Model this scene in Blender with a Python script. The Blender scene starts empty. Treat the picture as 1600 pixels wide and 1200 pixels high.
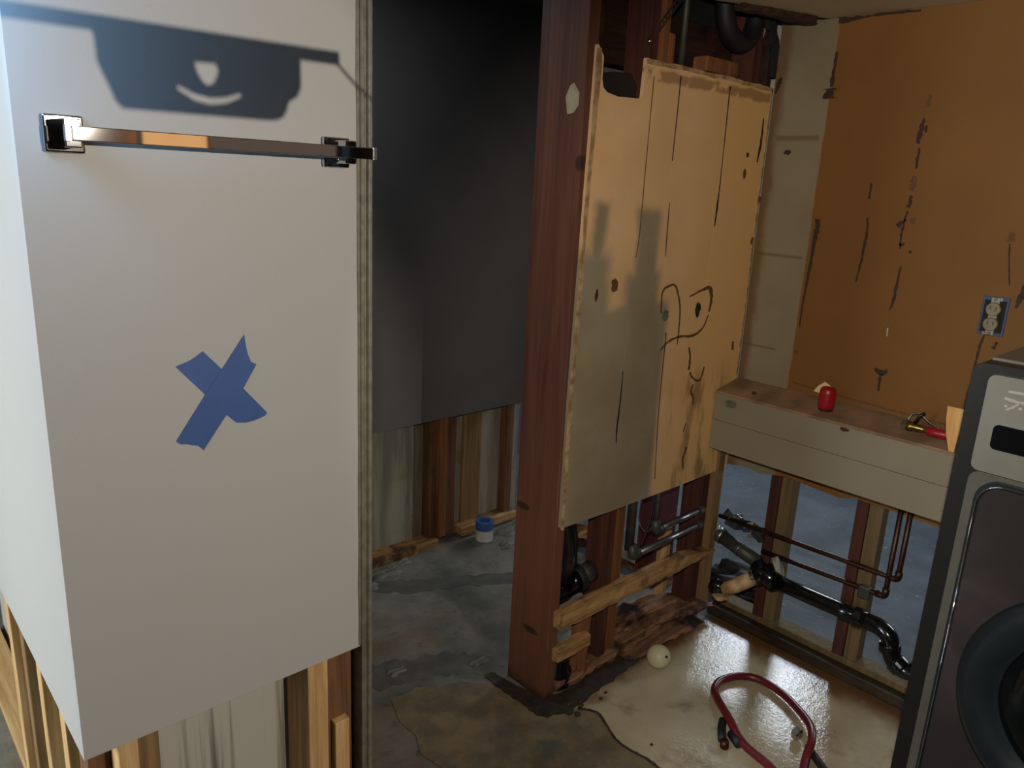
import bpy, bmesh, math, random
from mathutils import Vector, Matrix
random.seed(7)
scene = bpy.context.scene
COL = scene.collection

# ------------------------------------------------------------------ camera
cam_data = bpy.data.cameras.new('camera')
cam_data.lens = 27.0; cam_data.sensor_width = 36.0; cam_data.clip_start = 0.02
cam = bpy.data.objects.new('camera', cam_data); COL.objects.link(cam)
right = Vector((0.740, -0.671, 0.047)).normalized()
fwd = Vector((0.659, 0.708, -0.255)).normalized()
right = (right - fwd * right.dot(fwd)).normalized()
up = right.cross(fwd)
m = Matrix((right, up, -fwd)).transposed().to_4x4(); m.translation = Vector((0, 0, 1.6))
cam.matrix_world = m
scene.camera = cam

# ------------------------------------------------------------------ exposure, world
scene.view_settings.view_transform = 'Standard'
scene.view_settings.look = 'None'
scene.view_settings.gamma = 1.0
scene.view_settings.use_curve_mapping = False
scene.view_settings.exposure = 0.0
world = bpy.data.worlds.new('world'); scene.world = world; world.use_nodes = True
world.node_tree.nodes['Background'].inputs[0].default_value = (0.50, 0.72, 1.0, 1)
world.node_tree.nodes['Background'].inputs[1].default_value = 0.042

# daylight of the rooms on either side comes through their windows
def area(name, loc, size, rot, power, col):
    l = bpy.data.lights.new(name, 'AREA'); l.shape = 'RECTANGLE'
    l.size, l.size_y = size; l.energy = power; l.color = col
    o = bpy.data.objects.new(name, l); COL.objects.link(o); o.location = loc; o.rotation_euler = rot
    return o
R90 = math.pi / 2
area('daylight_next_room', (4.97, 2.40, 1.80), (0.74, 0.66), (R90, 0, R90), 26, (0.80, 0.90, 1.0))
area('daylight_next_room_2', (4.97, 0.25, 1.45), (0.80, 0.80), (R90, 0, R90), 15, (0.80, 0.90, 1.0))
area('hall_ceiling_light', (1.15, 2.05, 2.262), (0.30, 0.30), (0, 0, 0), 2.6, (0.95, 0.97, 1.0))  # not daylight: fill added to lift the dark hall
area('daylight_left_room', (-2.07, 1.9, 1.5), (0.8, 1.3), (R90, 0, -R90), 92, (0.90, 0.97, 1.0))

# work lamp behind the viewpoint lights the partition; its alcove head is added fill
def spot(name, loc, target, half, blend, power, col, soft):
    l = bpy.data.lights.new(name, 'SPOT'); l.energy = power; l.color = col; l.shadow_soft_size = soft
    l.spot_size = math.radians(2 * half); l.spot_blend = blend
    o = bpy.data.objects.new(name, l); COL.objects.link(o); o.location = loc
    o.rotation_euler = (Vector(target) - Vector(loc)).to_track_quat('-Z', 'Y').to_euler()
    return o
KEY = Vector((0.80, -0.90, 1.75))
KEY2 = Vector((-0.05, -0.02, 1.75))
spot('work_light_partition', KEY, (.28, 1.28, .95), 31, .35, 127, (1.0, .91, .79), .0009)
spot('work_light_alcove', KEY2, (2.2, .88, .98), 36, .55, 104, (1.0, .89, .75), .012)

# ------------------------------------------------------------------ helpers
def lin(c):
    return tuple(((v / 255) / 12.92 if v / 255 <= 0.04045 else ((v / 255 + 0.055) / 1.055) ** 2.4) for v in c) + (1,)

def tagst(o): o['kind'] = 'structure'; return o

def thing(name, label, cat, loc=(0, 0, 0), group=None):
    o = bpy.data.objects.new(name, None); COL.objects.link(o); o.location = loc
    o.empty_display_size = 0.05
    o['label'] = label; o['category'] = cat
    if group: o['group'] = group
    return o

def tag(o, label, cat, group=None):
    o['label'] = label; o['category'] = cat
    if group: o['group'] = group
    return o

def root_struct(name):
    o = bpy.data.objects.new(name, None); COL.objects.link(o); o.empty_display_size = 0.05
    return tagst(o)

def world_off(parent):
    v = Vector((0, 0, 0))
    while parent is not None:
        v += parent.location; parent = parent.parent
    return v

def obj(name, bm, mat, parent=None, bevel=0, smooth=False, label=None, loc=None):
    """bm is in world coordinates; its verts are shifted into the parent's frame."""
    bmesh.ops.recalc_face_normals(bm, faces=bm.faces)
    me = bpy.data.meshes.new(name)
    o = bpy.data.objects.new(name, me); COL.objects.link(o)
    off = world_off(parent)
    if parent is not None: o.parent = parent
    if loc is not None: o.location = Vector(loc) - off; off = Vector(loc)
    if off.length > 0: bmesh.ops.translate(bm, verts=bm.verts, vec=-off)
    bm.to_mesh(me); bm.free()
    if mat is not None: me.materials.append(mat)
    if smooth:
        for p in me.polygons: p.use_smooth = True
    if bevel:
        b = o.modifiers.new('bevel', 'BEVEL'); b.width = bevel; b.segments = 2; b.limit_method = 'ANGLE'
        b.angle_limit = math.radians(40)
    if label: o['label'] = label
    return o

def B(*boxes):
    bm = bmesh.new()
    for b in boxes:
        x0, x1, y0, y1, z0, z1 = b
        vs = [bm.verts.new(p) for p in ((x0, y0, z0), (x1, y0, z0), (x1, y1, z0), (x0, y1, z0),
                                        (x0, y0, z1), (x1, y0, z1), (x1, y1, z1), (x0, y1, z1))]
        for f in ((0, 3, 2, 1), (4, 5, 6, 7), (0, 1, 5, 4), (1, 2, 6, 5), (2, 3, 7, 6), (3, 0, 4, 7)):
            bm.faces.new([vs[i] for i in f])
    return bm

def prism(poly, axis, a0, a1, bm=None):
    """2-D polygon extruded along an axis; poly holds the two other coordinates in xyz order."""
    bm = bm or bmesh.new()
    def P(u, v, a):
        return {0: (a, u, v), 1: (u, a, v), 2: (u, v, a)}[axis]
    lo = [bm.verts.new(P(u, v, a0)) for u, v in poly]
    hi = [bm.verts.new(P(u, v, a1)) for u, v in poly]
    n = len(poly)
    caps = [bm.faces.new(lo), bm.faces.new(hi)]
    for i in range(n):
        bm.faces.new((lo[i], lo[(i + 1) % n], hi[(i + 1) % n], hi[i]))
    bm.normal_update()
    bmesh.ops.triangulate(bm, faces=caps, ngon_method='EAR_CLIP')
    return bm

def catmull(pts, n=6, closed=False):
    P = [Vector(p) for p in pts]; out = []
    N = len(P)
    for i in range(N if closed else N - 1):
        p0 = P[(i - 1) % N] if closed or i > 0 else P[0]
        p1 = P[i]; p2 = P[(i + 1) % N]
        p3 = P[(i + 2) % N] if closed or i + 2 < N else P[-1]
        for k in range(n):
            t = k / n
            out.append(0.5 * ((2 * p1) + (-p0 + p2) * t + (2 * p0 - 5 * p1 + 4 * p2 - p3) * t * t
                              + (-p0 + 3 * p1 - 3 * p2 + p3) * t ** 3))
    if not closed: out.append(P[-1])
    return out

def tube(pts, r, seg=12, bm=None, hollow=None):
    bm = bm or bmesh.new()
    P = [Vector(p) for p in pts]
    R = r if isinstance(r, (list, tuple)) else [r] * len(P)
    t = (P[1] - P[0]).normalized()
    n = t.orthogonal().normalized()
    rings = []
    for i, p in enumerate(P):
        if i == 0: tt = (P[1] - P[0]).normalized()
        elif i == len(P) - 1: tt = (P[-1] - P[-2]).normalized()
        else: tt = ((P[i + 1] - P[i]).normalized() + (P[i] - P[i - 1]).normalized()).normalized()
        n = (n - tt * n.dot(tt)).normalized(); b = tt.cross(n)
        rings.append([bm.verts.new(p + (n * math.cos(2 * math.pi * k / seg) + b * math.sin(2 * math.pi * k / seg)) * R[i])
                      for k in range(seg)])
    for a, c in zip(rings, rings[1:]):
        for k in range(seg):
            bm.faces.new((a[k], a[(k + 1) % seg], c[(k + 1) % seg], c[k]))
    bm.faces.new(rings[0]); bm.faces.new(rings[-1])
    return bm

def bend(pts, rad=0.03, n=5):
    """polyline with rounded corners."""
    P = [Vector(p) for p in pts]; out = [P[0]]
    for a, b, c in zip(P, P[1:], P[2:]):
        d0 = (a - b); d1 = (c - b)
        r = min(rad, d0.length * .48, d1.length * .48)
        s = b + d0.normalized() * r; e = b + d1.normalized() * r
        for k in range(n + 1):
            t = k / n
            out.append(s * (1 - t) ** 2 + b * 2 * t * (1 - t) + e * t * t)
    out.append(P[-1]); return out

def sphere(c, r, u=24, v=16, bm=None, sc=(1, 1, 1)):
    bm = bm or bmesh.new()
    bmesh.ops.create_uvsphere(bm, u_segments=u, v_segments=v, radius=r,
                              matrix=Matrix.Translation(c) @ Matrix.Diagonal((*sc, 1)))
    return bm

def lathe(profile, origin, axis, seg=32, bm=None):
    """profile = [(radius, height)], revolved about axis through origin."""
    bm = bm or bmesh.new(); a = Vector(axis).normalized(); n = a.orthogonal().normalized(); b = a.cross(n)
    rings = []
    for r, h in profile:
        rings.append([bm.verts.new(Vector(origin) + a * h + (n * math.cos(2 * math.pi * k / seg) + b * math.sin(2 * math.pi * k / seg)) * max(r, 1e-4))
                      for k in range(seg)])
    for p, q in zip(rings, rings[1:]):
        for k in range(seg): bm.faces.new((p[k], p[(k + 1) % seg], q[(k + 1) % seg], q[k]))
    bm.faces.new(rings[0]); bm.faces.new(rings[-1])
    return bm

def rough_board(p0, p1, w, t, up=(0, 0, 1), n=14, jit=.004, tip0=0, tip1=0, seed=0):
    """a split, uneven length of lumber from p0 to p1; tip = tapered length at an end."""
    rnd = random.Random(seed); bm = bmesh.new()
    p0, p1 = Vector(p0), Vector(p1); d = (p1 - p0); L = d.length; d.normalize()
    s = d.cross(Vector(up)).normalized(); u = s.cross(d)
    rings = []
    for i in range(n + 1):
        f = i / n; x = f * L; k = 1.0
        if tip0 and x < tip0: k = 0.12 + .88 * x / tip0
        if tip1 and L - x < tip1: k = 0.12 + .88 * (L - x) / tip1
        c = p0 + d * x
        ring = []
        for (a, b) in ((-1, -1), (0, -1.05), (1, -1), (1.04, 0), (1, 1), (0, 1.06), (-1, 1), (-1.04, 0)):
            j = lambda: 1 + rnd.uniform(-1, 1) * jit / max(t, .01)
            ring.append(bm.verts.new(c + s * (a * w / 2 * j()) + u * ((b * k - (1 - k) * .6) * t / 2 * j())))
        rings.append(ring)
    for a, b in zip(rings, rings[1:]):
        for k in range(8): bm.faces.new((a[k], a[(k + 1) % 8], b[(k + 1) % 8], b[k]))
    bm.faces.new(rings[0]); bm.faces.new(rings[-1])
    return bm

def streak(pts, widths, axis, a0, a1, seed=0, jit=.35, n=5):
    """ragged narrow patch following 2-D points, extruded along axis."""
    rnd = random.Random(seed)
    P = catmull([(p[0], p[1], 0) for p in pts], n)
    Wd = []
    for i in range(len(P)):
        f = i / (len(P) - 1) * (len(widths) - 1); k = min(int(f), len(widths) - 2); t = f - k
        Wd.append(widths[k] * (1 - t) + widths[k + 1] * t)
    L, Rr = [], []
    for i, p in enumerate(P):
        q = P[min(i + 1, len(P) - 1)] - P[max(i - 1, 0)]
        nn = Vector((-q.y, q.x, 0)).normalized()
        L.append(p + nn * Wd[i] / 2 * (1 + rnd.uniform(-jit, jit)))
        Rr.append(p - nn * Wd[i] / 2 * (1 + rnd.uniform(-jit, jit)))
    bm = bmesh.new()
    def V(q, a): return bm.verts.new({0: (a, q.x, q.y), 1: (q.x, a, q.y), 2: (q.x, q.y, a)}[axis])
    l0 = [V(q, a0) for q in L]; r0 = [V(q, a0) for q in Rr]; l1 = [V(q, a1) for q in L]; r1 = [V(q, a1) for q in Rr]
    for i in range(len(P) - 1):
        bm.faces.new((l0[i], l0[i + 1], r0[i + 1], r0[i])); bm.faces.new((l1[i], l1[i + 1], r1[i + 1], r1[i]))
        bm.faces.new((l0[i], l0[i + 1], l1[i + 1], l1[i])); bm.faces.new((r0[i], r0[i + 1], r1[i + 1], r1[i]))
    bm.faces.new((l0[0], r0[0], r1[0], l1[0])); bm.faces.new((l0[-1], r0[-1], r1[-1], l1[-1]))
    return bm

def blob(c, rx, ry, axis, a0, a1, seed=0, n=18, jit=.2):
    rnd = random.Random(seed)
    poly = []
    for k in range(n):
        a = 2 * math.pi * k / n; j = 1 + rnd.uniform(-jit, jit)
        poly.append((c[0] + rx * j * math.cos(a), c[1] + ry * j * math.sin(a)))
    return prism(poly, axis, a0, a1)

# ------------------------------------------------------------------ materials
class NT:
    def __init__(s, name):
        s.m = bpy.data.materials.new(name); s.m.use_nodes = True; s.t = s.m.node_tree
        s.b = s.t.nodes['Principled BSDF']; s.tc = s.t.nodes.new('ShaderNodeTexCoord')
        s.pos = s.tc.outputs['Object']
    def n(s, t, **k):
        nd = s.t.nodes.new(t)
        for a, v in k.items(): setattr(nd, a, v)
        return nd
    def l(s, a, b): s.t.links.new(a, b)
    def val(s, x, sock):
        if isinstance(x, (int, float)): sock.default_value = x
        elif isinstance(x, tuple): sock.default_value = x
        else: s.l(x, sock)
    def math(s, op, a, b=0.0, clamp=False):
        nd = s.n('ShaderNodeMath', operation=op, use_clamp=clamp); s.val(a, nd.inputs[0]); s.val(b, nd.inputs[1]); return nd.outputs[0]
    def mapping(s, scale, vec=None):
        nd = s.n('ShaderNodeMapping'); nd.inputs['Scale'].default_value = scale; s.l(vec or s.pos, nd.inputs[0]); return nd.outputs[0]
    def noise(s, scale, detail=4, rough=.55, vec=None, dist=0):
        nd = s.n('ShaderNodeTexNoise'); nd.inputs['Scale'].default_value = scale; nd.inputs['Detail'].default_value = detail
        nd.inputs['Roughness'].default_value = rough; nd.inputs['Distortion'].default_value = dist
        s.l(vec or s.pos, nd.inputs['Vector']); return nd.outputs['Fac']
    def ramp(s, x, lo, hi):
        nd = s.n('ShaderNodeMapRange', interpolation_type='SMOOTHSTEP'); s.val(x, nd.inputs[0])
        nd.inputs[1].default_value = lo; nd.inputs[2].default_value = hi; return nd.outputs[0]
    def mix(s, f, a, b):
        nd = s.n('ShaderNodeMix', data_type='RGBA'); s.val(f, nd.inputs[0]); s.val(a, nd.inputs[6]); s.val(b, nd.inputs[7]); return nd.outputs[2]
    def xyz(s):
        nd = s.n('ShaderNodeSeparateXYZ'); s.l(s.pos, nd.inputs[0]); return nd.outputs
    def bump(s, h, strength=.3, dist=.01):
        nd = s.n('ShaderNodeBump'); nd.inputs['Strength'].default_value = strength; nd.inputs['Distance'].default_value = dist
        s.l(h, nd.inputs['Height']); s.l(nd.outputs[0], s.b.inputs['Normal'])
    def rect(s, u, u0, u1, v, v0, v1, soft):
        a = s.math('MULTIPLY', s.ramp(u, u0 - soft, u0 + soft), s.ramp(u, u1 + soft, u1 - soft))
        b = s.math('MULTIPLY', s.ramp(v, v0 - soft, v0 + soft), s.ramp(v, v1 + soft, v1 - soft))
        return s.math('MULTIPLY', a, b)
    def done(s, color, rough=.6, metal=0, spec=.5):
        s.val(color, s.b.inputs['Base Color']); s.val(rough, s.b.inputs['Roughness'])
        s.b.inputs['Metallic'].default_value = metal
        s.b.inputs['Specular IOR Level'].default_value = spec
        return s.m

def plain(name, c, rough=.6, metal=0, var=.25, scale=25, bump=.15, spec=.5, c2=None):
    t = NT(name); f = t.noise(scale, 5)
    a = lin(c); b = lin(c2) if c2 else tuple(v * (1 - var) for v in a[:3]) + (1,)
    col = t.mix(t.ramp(f, .3, .7), a, b)
    if bump: t.bump(t.noise(scale * 6, 3), bump, .004)
    return t.done(col, rough, metal, spec)

def wood(name, c, c2, axis=2, rough=.7, scale=1.0, knots=True, dirt=None):
    t = NT(name); sc = [28 * scale] * 3; sc[axis] = 1.6 * scale
    g = t.noise(1.0, 6, .65, t.mapping(tuple(sc)), 1.2)
    col = t.mix(t.ramp(g, .32, .68), lin(c), lin(c2))
    sc2 = [90 * scale] * 3; sc2[axis] = 3 * scale
    g2 = t.noise(1.0, 3, .6, t.mapping(tuple(sc2)))
    col = t.mix(t.math('MULTIPLY', t.ramp(g2, .5, .75), .45), col, tuple(v * .5 for v in lin(c2)[:3]) + (1,))
    if dirt:
        col = t.mix(t.ramp(t.noise(9, 5), .48, .66), col, lin(dirt))
    t.bump(g2, .35, .003)
    return t.done(col, rough, 0, .3)

M = {}
# partition paint: smooth with orange peel
t = NT('wall_paint'); t.bump(t.noise(420, 2), .10, .002)
M['paint'] = t.done(t.mix(t.noise(3, 3), lin((172, 170, 166)), lin((167, 164, 159))), .5, 0, .35)
M['board_edge'] = plain('board_edge', (190, 184, 172), .9, var=.3, scale=60)
t = NT('grey_board'); x, y, z = t.xyz()
stk = t.noise(1, 5, .6, t.mapping((26, 26, .8)))
M['grey_board'] = t.done(t.mix(t.ramp(stk, .52, .68), lin((176, 172, 160)), lin((112, 104, 88))), .85)
M['jamb'] = plain('jamb_metal', (126, 120, 104), .5, .2, var=.35, scale=40)
M['stud_pale'] = wood('stud_pale', (206, 172, 122), (172, 132, 84))
M['stud_pale_y'] = wood('stud_pale_y', (206, 172, 122), (172, 132, 84), 1)
M['stud_dark'] = wood('stud_dark', (120, 84, 56), (84, 56, 38))
M['stud_red'] = wood('stud_red', (88, 50, 40), (60, 34, 28))
M['stud_orange'] = wood('stud_orange', (144, 94, 58), (108, 68, 42))
M['stud_olive'] = wood('stud_olive', (116, 98, 66), (90, 74, 50))
M['stud_tan'] = wood('stud_tan', (140, 112, 74), (108, 84, 54))
M['rail_tan'] = wood('rail_tan', (186, 148, 98), (130, 94, 58), 0, dirt=(70, 50, 34))
M['rot'] = wood('rot', (158, 116, 86), (86, 58, 44), 0, dirt=(38, 30, 28))
M['plate_wet'] = wood('plate_wet', (68, 55, 40), (42, 35, 28), 1, rough=.45, dirt=(28, 24, 20))
M['cavity_wood'] = wood('cavity_wood', (66, 40, 28), (34, 24, 20), 0, dirt=(16, 15, 14))

# reddish post with grain and knots
t = NT('post_wood'); x, y, z = t.xyz()
g = t.noise(1, 6, .65, t.mapping((30, 30, 1.3)), .8)
col = t.mix(t.ramp(g, .3, .7), lin((102, 66, 52)), lin((74, 46, 38)))
col = t.mix(t.math('MULTIPLY', t.ramp(z, .95, .45), .75), col, t.mix(g, lin((122, 80, 58)), lin((94, 60, 44))))
for (ky, kz, ry, rz) in ((1.588, .625, .030, .012), (1.525, .22, .035, .012), (1.447, 1.655, .013, .02)):
    d = t.math('ADD', t.math('POWER', t.math('DIVIDE', t.math('SUBTRACT', y, ky), ry), 2), t.math('POWER', t.math('DIVIDE', t.math('SUBTRACT', z, kz), rz), 2))
    col = t.mix(t.math('MULTIPLY', t.ramp(d, 1.6, .3), .8), col, lin((38, 26, 26)))
col = t.mix(t.ramp(t.math('ADD', z, t.math('MULTIPLY', t.noise(20, 4), .08)), .09, .03), col, lin((46, 36, 28)))
t.bump(g, .3, .003); M['post'] = t.done(col, .65, 0, .3)

# the tan panel, grey-beige low down on its left side
t = NT('tan_panel'); x, y, z = t.xyz()
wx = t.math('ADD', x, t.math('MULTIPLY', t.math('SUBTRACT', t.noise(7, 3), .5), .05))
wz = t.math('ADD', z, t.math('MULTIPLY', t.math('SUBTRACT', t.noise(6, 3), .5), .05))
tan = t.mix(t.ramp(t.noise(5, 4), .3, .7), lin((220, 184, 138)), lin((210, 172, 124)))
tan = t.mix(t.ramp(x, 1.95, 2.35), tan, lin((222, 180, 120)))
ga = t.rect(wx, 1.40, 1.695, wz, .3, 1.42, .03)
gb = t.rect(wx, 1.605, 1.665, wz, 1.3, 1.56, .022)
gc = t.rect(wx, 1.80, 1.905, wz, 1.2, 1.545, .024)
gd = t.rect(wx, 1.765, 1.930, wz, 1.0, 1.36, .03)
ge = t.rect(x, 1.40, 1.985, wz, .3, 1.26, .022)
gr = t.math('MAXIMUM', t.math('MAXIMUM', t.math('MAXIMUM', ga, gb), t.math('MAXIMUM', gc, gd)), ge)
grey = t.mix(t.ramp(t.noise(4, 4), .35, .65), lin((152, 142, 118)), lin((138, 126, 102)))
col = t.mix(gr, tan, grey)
# scuffed lower right
sc = t.math('MULTIPLY', t.rect(wx, 2.06, 2.36, wz, .58, 1.0, .06), t.ramp(t.noise(1, 5, .6, t.mapping((18, 18, 4))), .45, .62))
col = t.mix(t.math('MULTIPLY', sc, .75), col, lin((128, 100, 62)))
# scraped paper near the top edge
tp = t.math('MULTIPLY', t.rect(x, 1.77, 2.45, t.math('ADD', z, t.math('MULTIPLY', t.noise(14, 3), .03)), 1.905, 1.935, .006), t.ramp(t.noise(16, 3), .38, .5))
col = t.mix(t.math('MULTIPLY', tp, .7), col, lin((140, 100, 66)))
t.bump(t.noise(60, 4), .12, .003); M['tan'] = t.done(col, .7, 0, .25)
M['tan_edge'] = plain('tan_edge', (184, 156, 116), .85, c2=(130, 98, 62), scale=30)
M['glue'] = plain('glue_brown', (62, 42, 26), .8, var=.4, scale=60)
M['glue_light'] = plain('glue_light', (104, 74, 42), .8, var=.3, scale=60)
M['hole_dark'] = plain('hole_dark', (30, 32, 26), .9, var=.3)
M['putty'] = plain('putty_grey', (186, 186, 172), .8, var=.2)

# right wall: brown backing board, grey paint near the corner
t = NT('right_wall_board'); x, y, z = t.xyz()
brown = t.mix(t.ramp(t.noise(2.2, 5), .3, .7), lin((132, 90, 44)), lin((120, 83, 42)))
brown = t.mix(t.math('MULTIPLY', t.ramp(y, .95, .35), .45), brown, lin((104, 84, 54)))
wy = t.math('ADD', y, t.math('MULTIPLY', t.math('SUBTRACT', t.noise(30, 4), .5), .012))
grey = t.mix(t.ramp(t.noise(3, 4), .3, .7), lin((140, 130, 106)), lin((128, 116, 92)))
jn = t.math('MAXIMUM', t.math('MAXIMUM', t.rect(y, 1.250, 1.40, z, 1.772, 1.788, .005), t.rect(y, 1.250, 1.42, z, 1.395, 1.404, .004)), t.rect(y, 1.30, 1.44, z, 1.075, 1.083, .004))
grey = t.mix(t.math('MULTIPLY', jn, .6), grey, lin((96, 76, 52)))
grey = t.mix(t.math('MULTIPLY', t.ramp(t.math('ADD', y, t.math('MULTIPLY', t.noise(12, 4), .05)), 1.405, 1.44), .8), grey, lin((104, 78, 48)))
col = t.mix(t.ramp(wy, 1.233, 1.239), brown, grey)
t.bump(t.noise(50, 4), .15, .003); M['rwall'] = t.done(col, .75, 0, .25)
M['ceiling'] = plain('ceiling_paint', (196, 184, 156), .9, var=.15, scale=6)
M['ledge'] = plain('ledge_paint', (138, 128, 107), .7, var=.08, scale=4, bump=.06)
M['ledge_top'] = plain('ledge_top_dirt', (150, 122, 92), .85, c2=(116, 90, 64), scale=9)

# floors
t = NT('concrete'); x, y, z = t.xyz()
n1 = t.noise(3.2, 7, .62); n2 = t.noise(22, 5)
col = t.mix(t.ramp(n1, .32, .68), lin((128, 126, 116)), lin((84, 84, 78)))
col = t.mix(t.ramp(t.noise(1.4, 5), .45, .65), col, lin((106, 90, 74)))
col = t.mix(t.math('MULTIPLY', t.ramp(n2, .55, .75), .5), col, lin((44, 44, 42)))
t.bump(n1, .6, .03); M['concrete'] = t.done(col, t.math('ADD', .45, t.math('MULTIPLY', n2, .4)), 0, .4)
t = NT('wet_vinyl'); x, y, z = t.xyz()
n1 = t.noise(3.0, 5); n2 = t.noise(55, 5, .65); n3 = t.noise(7, 5)
col = t.mix(t.ramp(n1, .34, .66), lin((182, 172, 146)), lin((160, 146, 116)))
edge = t.math('MAXIMUM', t.ramp(t.math('ADD', x, t.math('MULTIPLY', n3, .18)), 2.34, 2.48), t.ramp(t.math('ADD', y, t.math('MULTIPLY', n3, .12)), 1.38, 1.46))
col = t.mix(edge, col, lin((104, 74, 44)))
col = t.mix(t.math('MULTIPLY', t.ramp(t.noise(5.5, 4), .56, .7), .6), col, lin((106, 84, 54)))
wet = t.ramp(t.math('ADD', n1, t.math('MULTIPLY', n3, .4)), .55, .78)
t.bump(t.math('ADD', n2, t.math('MULTIPLY', t.noise(150, 3), .5)), .24, .004)
M['vinyl'] = t.done(col, t.math('SUBTRACT', .20, t.math('MULTIPLY', wet, .12)), 0, .6)
t = NT('torn_underlay'); n1 = t.noise(7, 6, .65)
col = t.mix(t.ramp(n1, .35, .65), lin((122, 107, 82)), lin((90, 82, 66)))
col = t.mix(t.ramp(t.noise(4, 5), .58, .7), col, lin((84, 82, 74)))
t.bump(n1, .7, .01); M['underlay'] = t.done(col, .8, 0, .3)
t = NT('wet_concrete'); n1 = t.noise(4, 6); n2 = t.noise(28, 6, .7)
col = t.mix(t.ramp(n1, .3, .7), lin((104, 113, 122)), lin((82, 91, 100)))
col = t.mix(t.ramp(n2, .60, .72), col, lin((150, 153, 150)))
t.bump(n2, .5, .01); M['wetconc'] = t.done(col, .7, 0, .3)
t = NT('green_floor'); n1 = t.noise(4, 5)
M['greenfloor'] = t.done(t.mix(t.ramp(n1, .3, .7), lin((128, 136, 118)), lin((104, 106, 92))), .7)

M['hall_dark'] = plain('hall_board', (102, 100, 100), .75, var=.12, scale=5, bump=.05)
t = NT('hall_lower_board'); stk = t.noise(1, 5, .6, t.mapping((20, 20, 1.5)))
col = t.mix(t.ramp(stk, .4, .65), lin((142, 138, 124)), lin((108, 106, 96)))
M['hall_low'] = t.done(t.mix(t.ramp(t.noise(5, 5), .56, .72), col, lin((122, 96, 66))), .85)
M['brown_panelling'] = wood('brown_panelling', (120, 92, 74), (92, 70, 56))
M['tan_door'] = wood('tan_door', (232, 176, 108), (222, 164, 96), rough=.5)
M['offwhite'] = plain('offwhite', (190, 188, 182), .8)

M['soil'] = plain('wet_soil', (58, 46, 34), .6, c2=(34, 28, 24), scale=40)
M['stain'] = plain('slab_stain', (94, 93, 86), .6, c2=(72, 72, 67), scale=14)  # shading of the uneven slab, put into the colour
M['zinc_dull'] = plain('zinc_dull', (150, 146, 134), .55, .5, var=.3)
M['emblem'] = plain('emblem_grey', (176, 176, 166), .4, 0, var=.15)
M['chrome'] = plain('chrome', (205, 200, 196), .035, 1, var=.05, bump=0)
M['steel'] = plain('galvanised', (150, 152, 150), .32, .9, var=.35, scale=35)
M['castiron'] = plain('grey_iron', (74, 74, 66), .5, .3, var=.35, scale=30)
M['copper'] = plain('aged_copper', (78, 50, 40), .4, .7, var=.4, scale=30)
M['abs'] = plain('black_abs', (16, 17, 20), .16, 0, var=.3, spec=.6, bump=.02)
M['black'] = plain('black_plastic', (22, 22, 24), .4, 0, var=.3)
M['rubber'] = plain('black_rubber', (26, 26, 28), .6, 0, var=.3)
M['pvc'] = plain('stained_pvc', (206, 178, 128), .5, c2=(150, 112, 70), scale=18)
M['white_ring'] = plain('grey_ring', (160, 160, 148), .6, var=.2)
M['red_hose'] = plain('red_hose', (106, 26, 36), .33, var=.35, scale=12, bump=.1)
M['red'] = plain('red_plastic', (156, 18, 28), .35, var=.2)
M['paper'] = plain('paper_scrap', (226, 200, 150), .8, var=.12)
M['blue_tape'] = plain('blue_tape', (52, 84, 142), .55, var=.12, scale=14, bump=.08)
M['ball'] = plain('pale_ball', (196, 192, 156), .5, c2=(176, 176, 132), scale=20)
M['maroon'] = plain('maroon_board', (86, 32, 36), .7, var=.3)
M['blue_box'] = plain('blue_box', (48, 62, 108), .5, var=.2)
M['ivory'] = plain('ivory_outlet', (136, 122, 92), .45, var=.3, scale=60)
M['zinc'] = plain('zinc_bright', (212, 210, 204), .22, 1, var=.2, bump=0)
M['brass'] = plain('brass', (150, 130, 70), .3, .9, var=.4)
M['wood_scrap'] = wood('wood_scrap', (232, 184, 118), (214, 160, 94))
M['plaster'] = plain('plaster_stain', (168, 160, 136), .85)
M['greenish'] = plain('green_putty', (104, 116, 84), .8, c2=(78, 84, 66), scale=60)
M['cloth'] = plain('grey_dust_cloth', (126, 132, 132), .9, var=.3)
# washer
t = NT('graphite_metal'); t.bump(t.noise(300, 2), .05, .001)
M['w_body'] = t.done(t.mix(t.noise(6, 3), lin((25, 25, 23)), lin((32, 32, 29))), .42, .2)
M['w_silver'] = plain('washer_silver', (146, 146, 138), .38, .45, var=.12, scale=9, bump=.04)
M['w_frame'] = plain('washer_frame', (104, 103, 95), .42, .35, var=.15, scale=9, bump=.04)
M['w_top'] = plain('washer_top', (120, 116, 104), .5, .1, var=.15, scale=5)
t = NT('washer_gloss'); n1 = t.noise(4, 4, .5, None, .6)
M['w_gloss'] = t.done(t.mix(t.ramp(n1, .4, .75), lin((52, 47, 49)), lin((80, 72, 75))), t.math('ADD', .14, t.math('MULTIPLY', n1, .25)), 0, .6)
M['w_ring'] = plain('washer_ring', (30, 39, 44), .35, 0, var=.2, bump=0)
M['w_glass'] = plain('washer_glass', (12, 18, 20), .08, 0, var=.1, bump=0)
M['w_screen'] = plain('washer_screen', (14, 15, 18), .15, 0, var=.1, bump=0)

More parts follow.
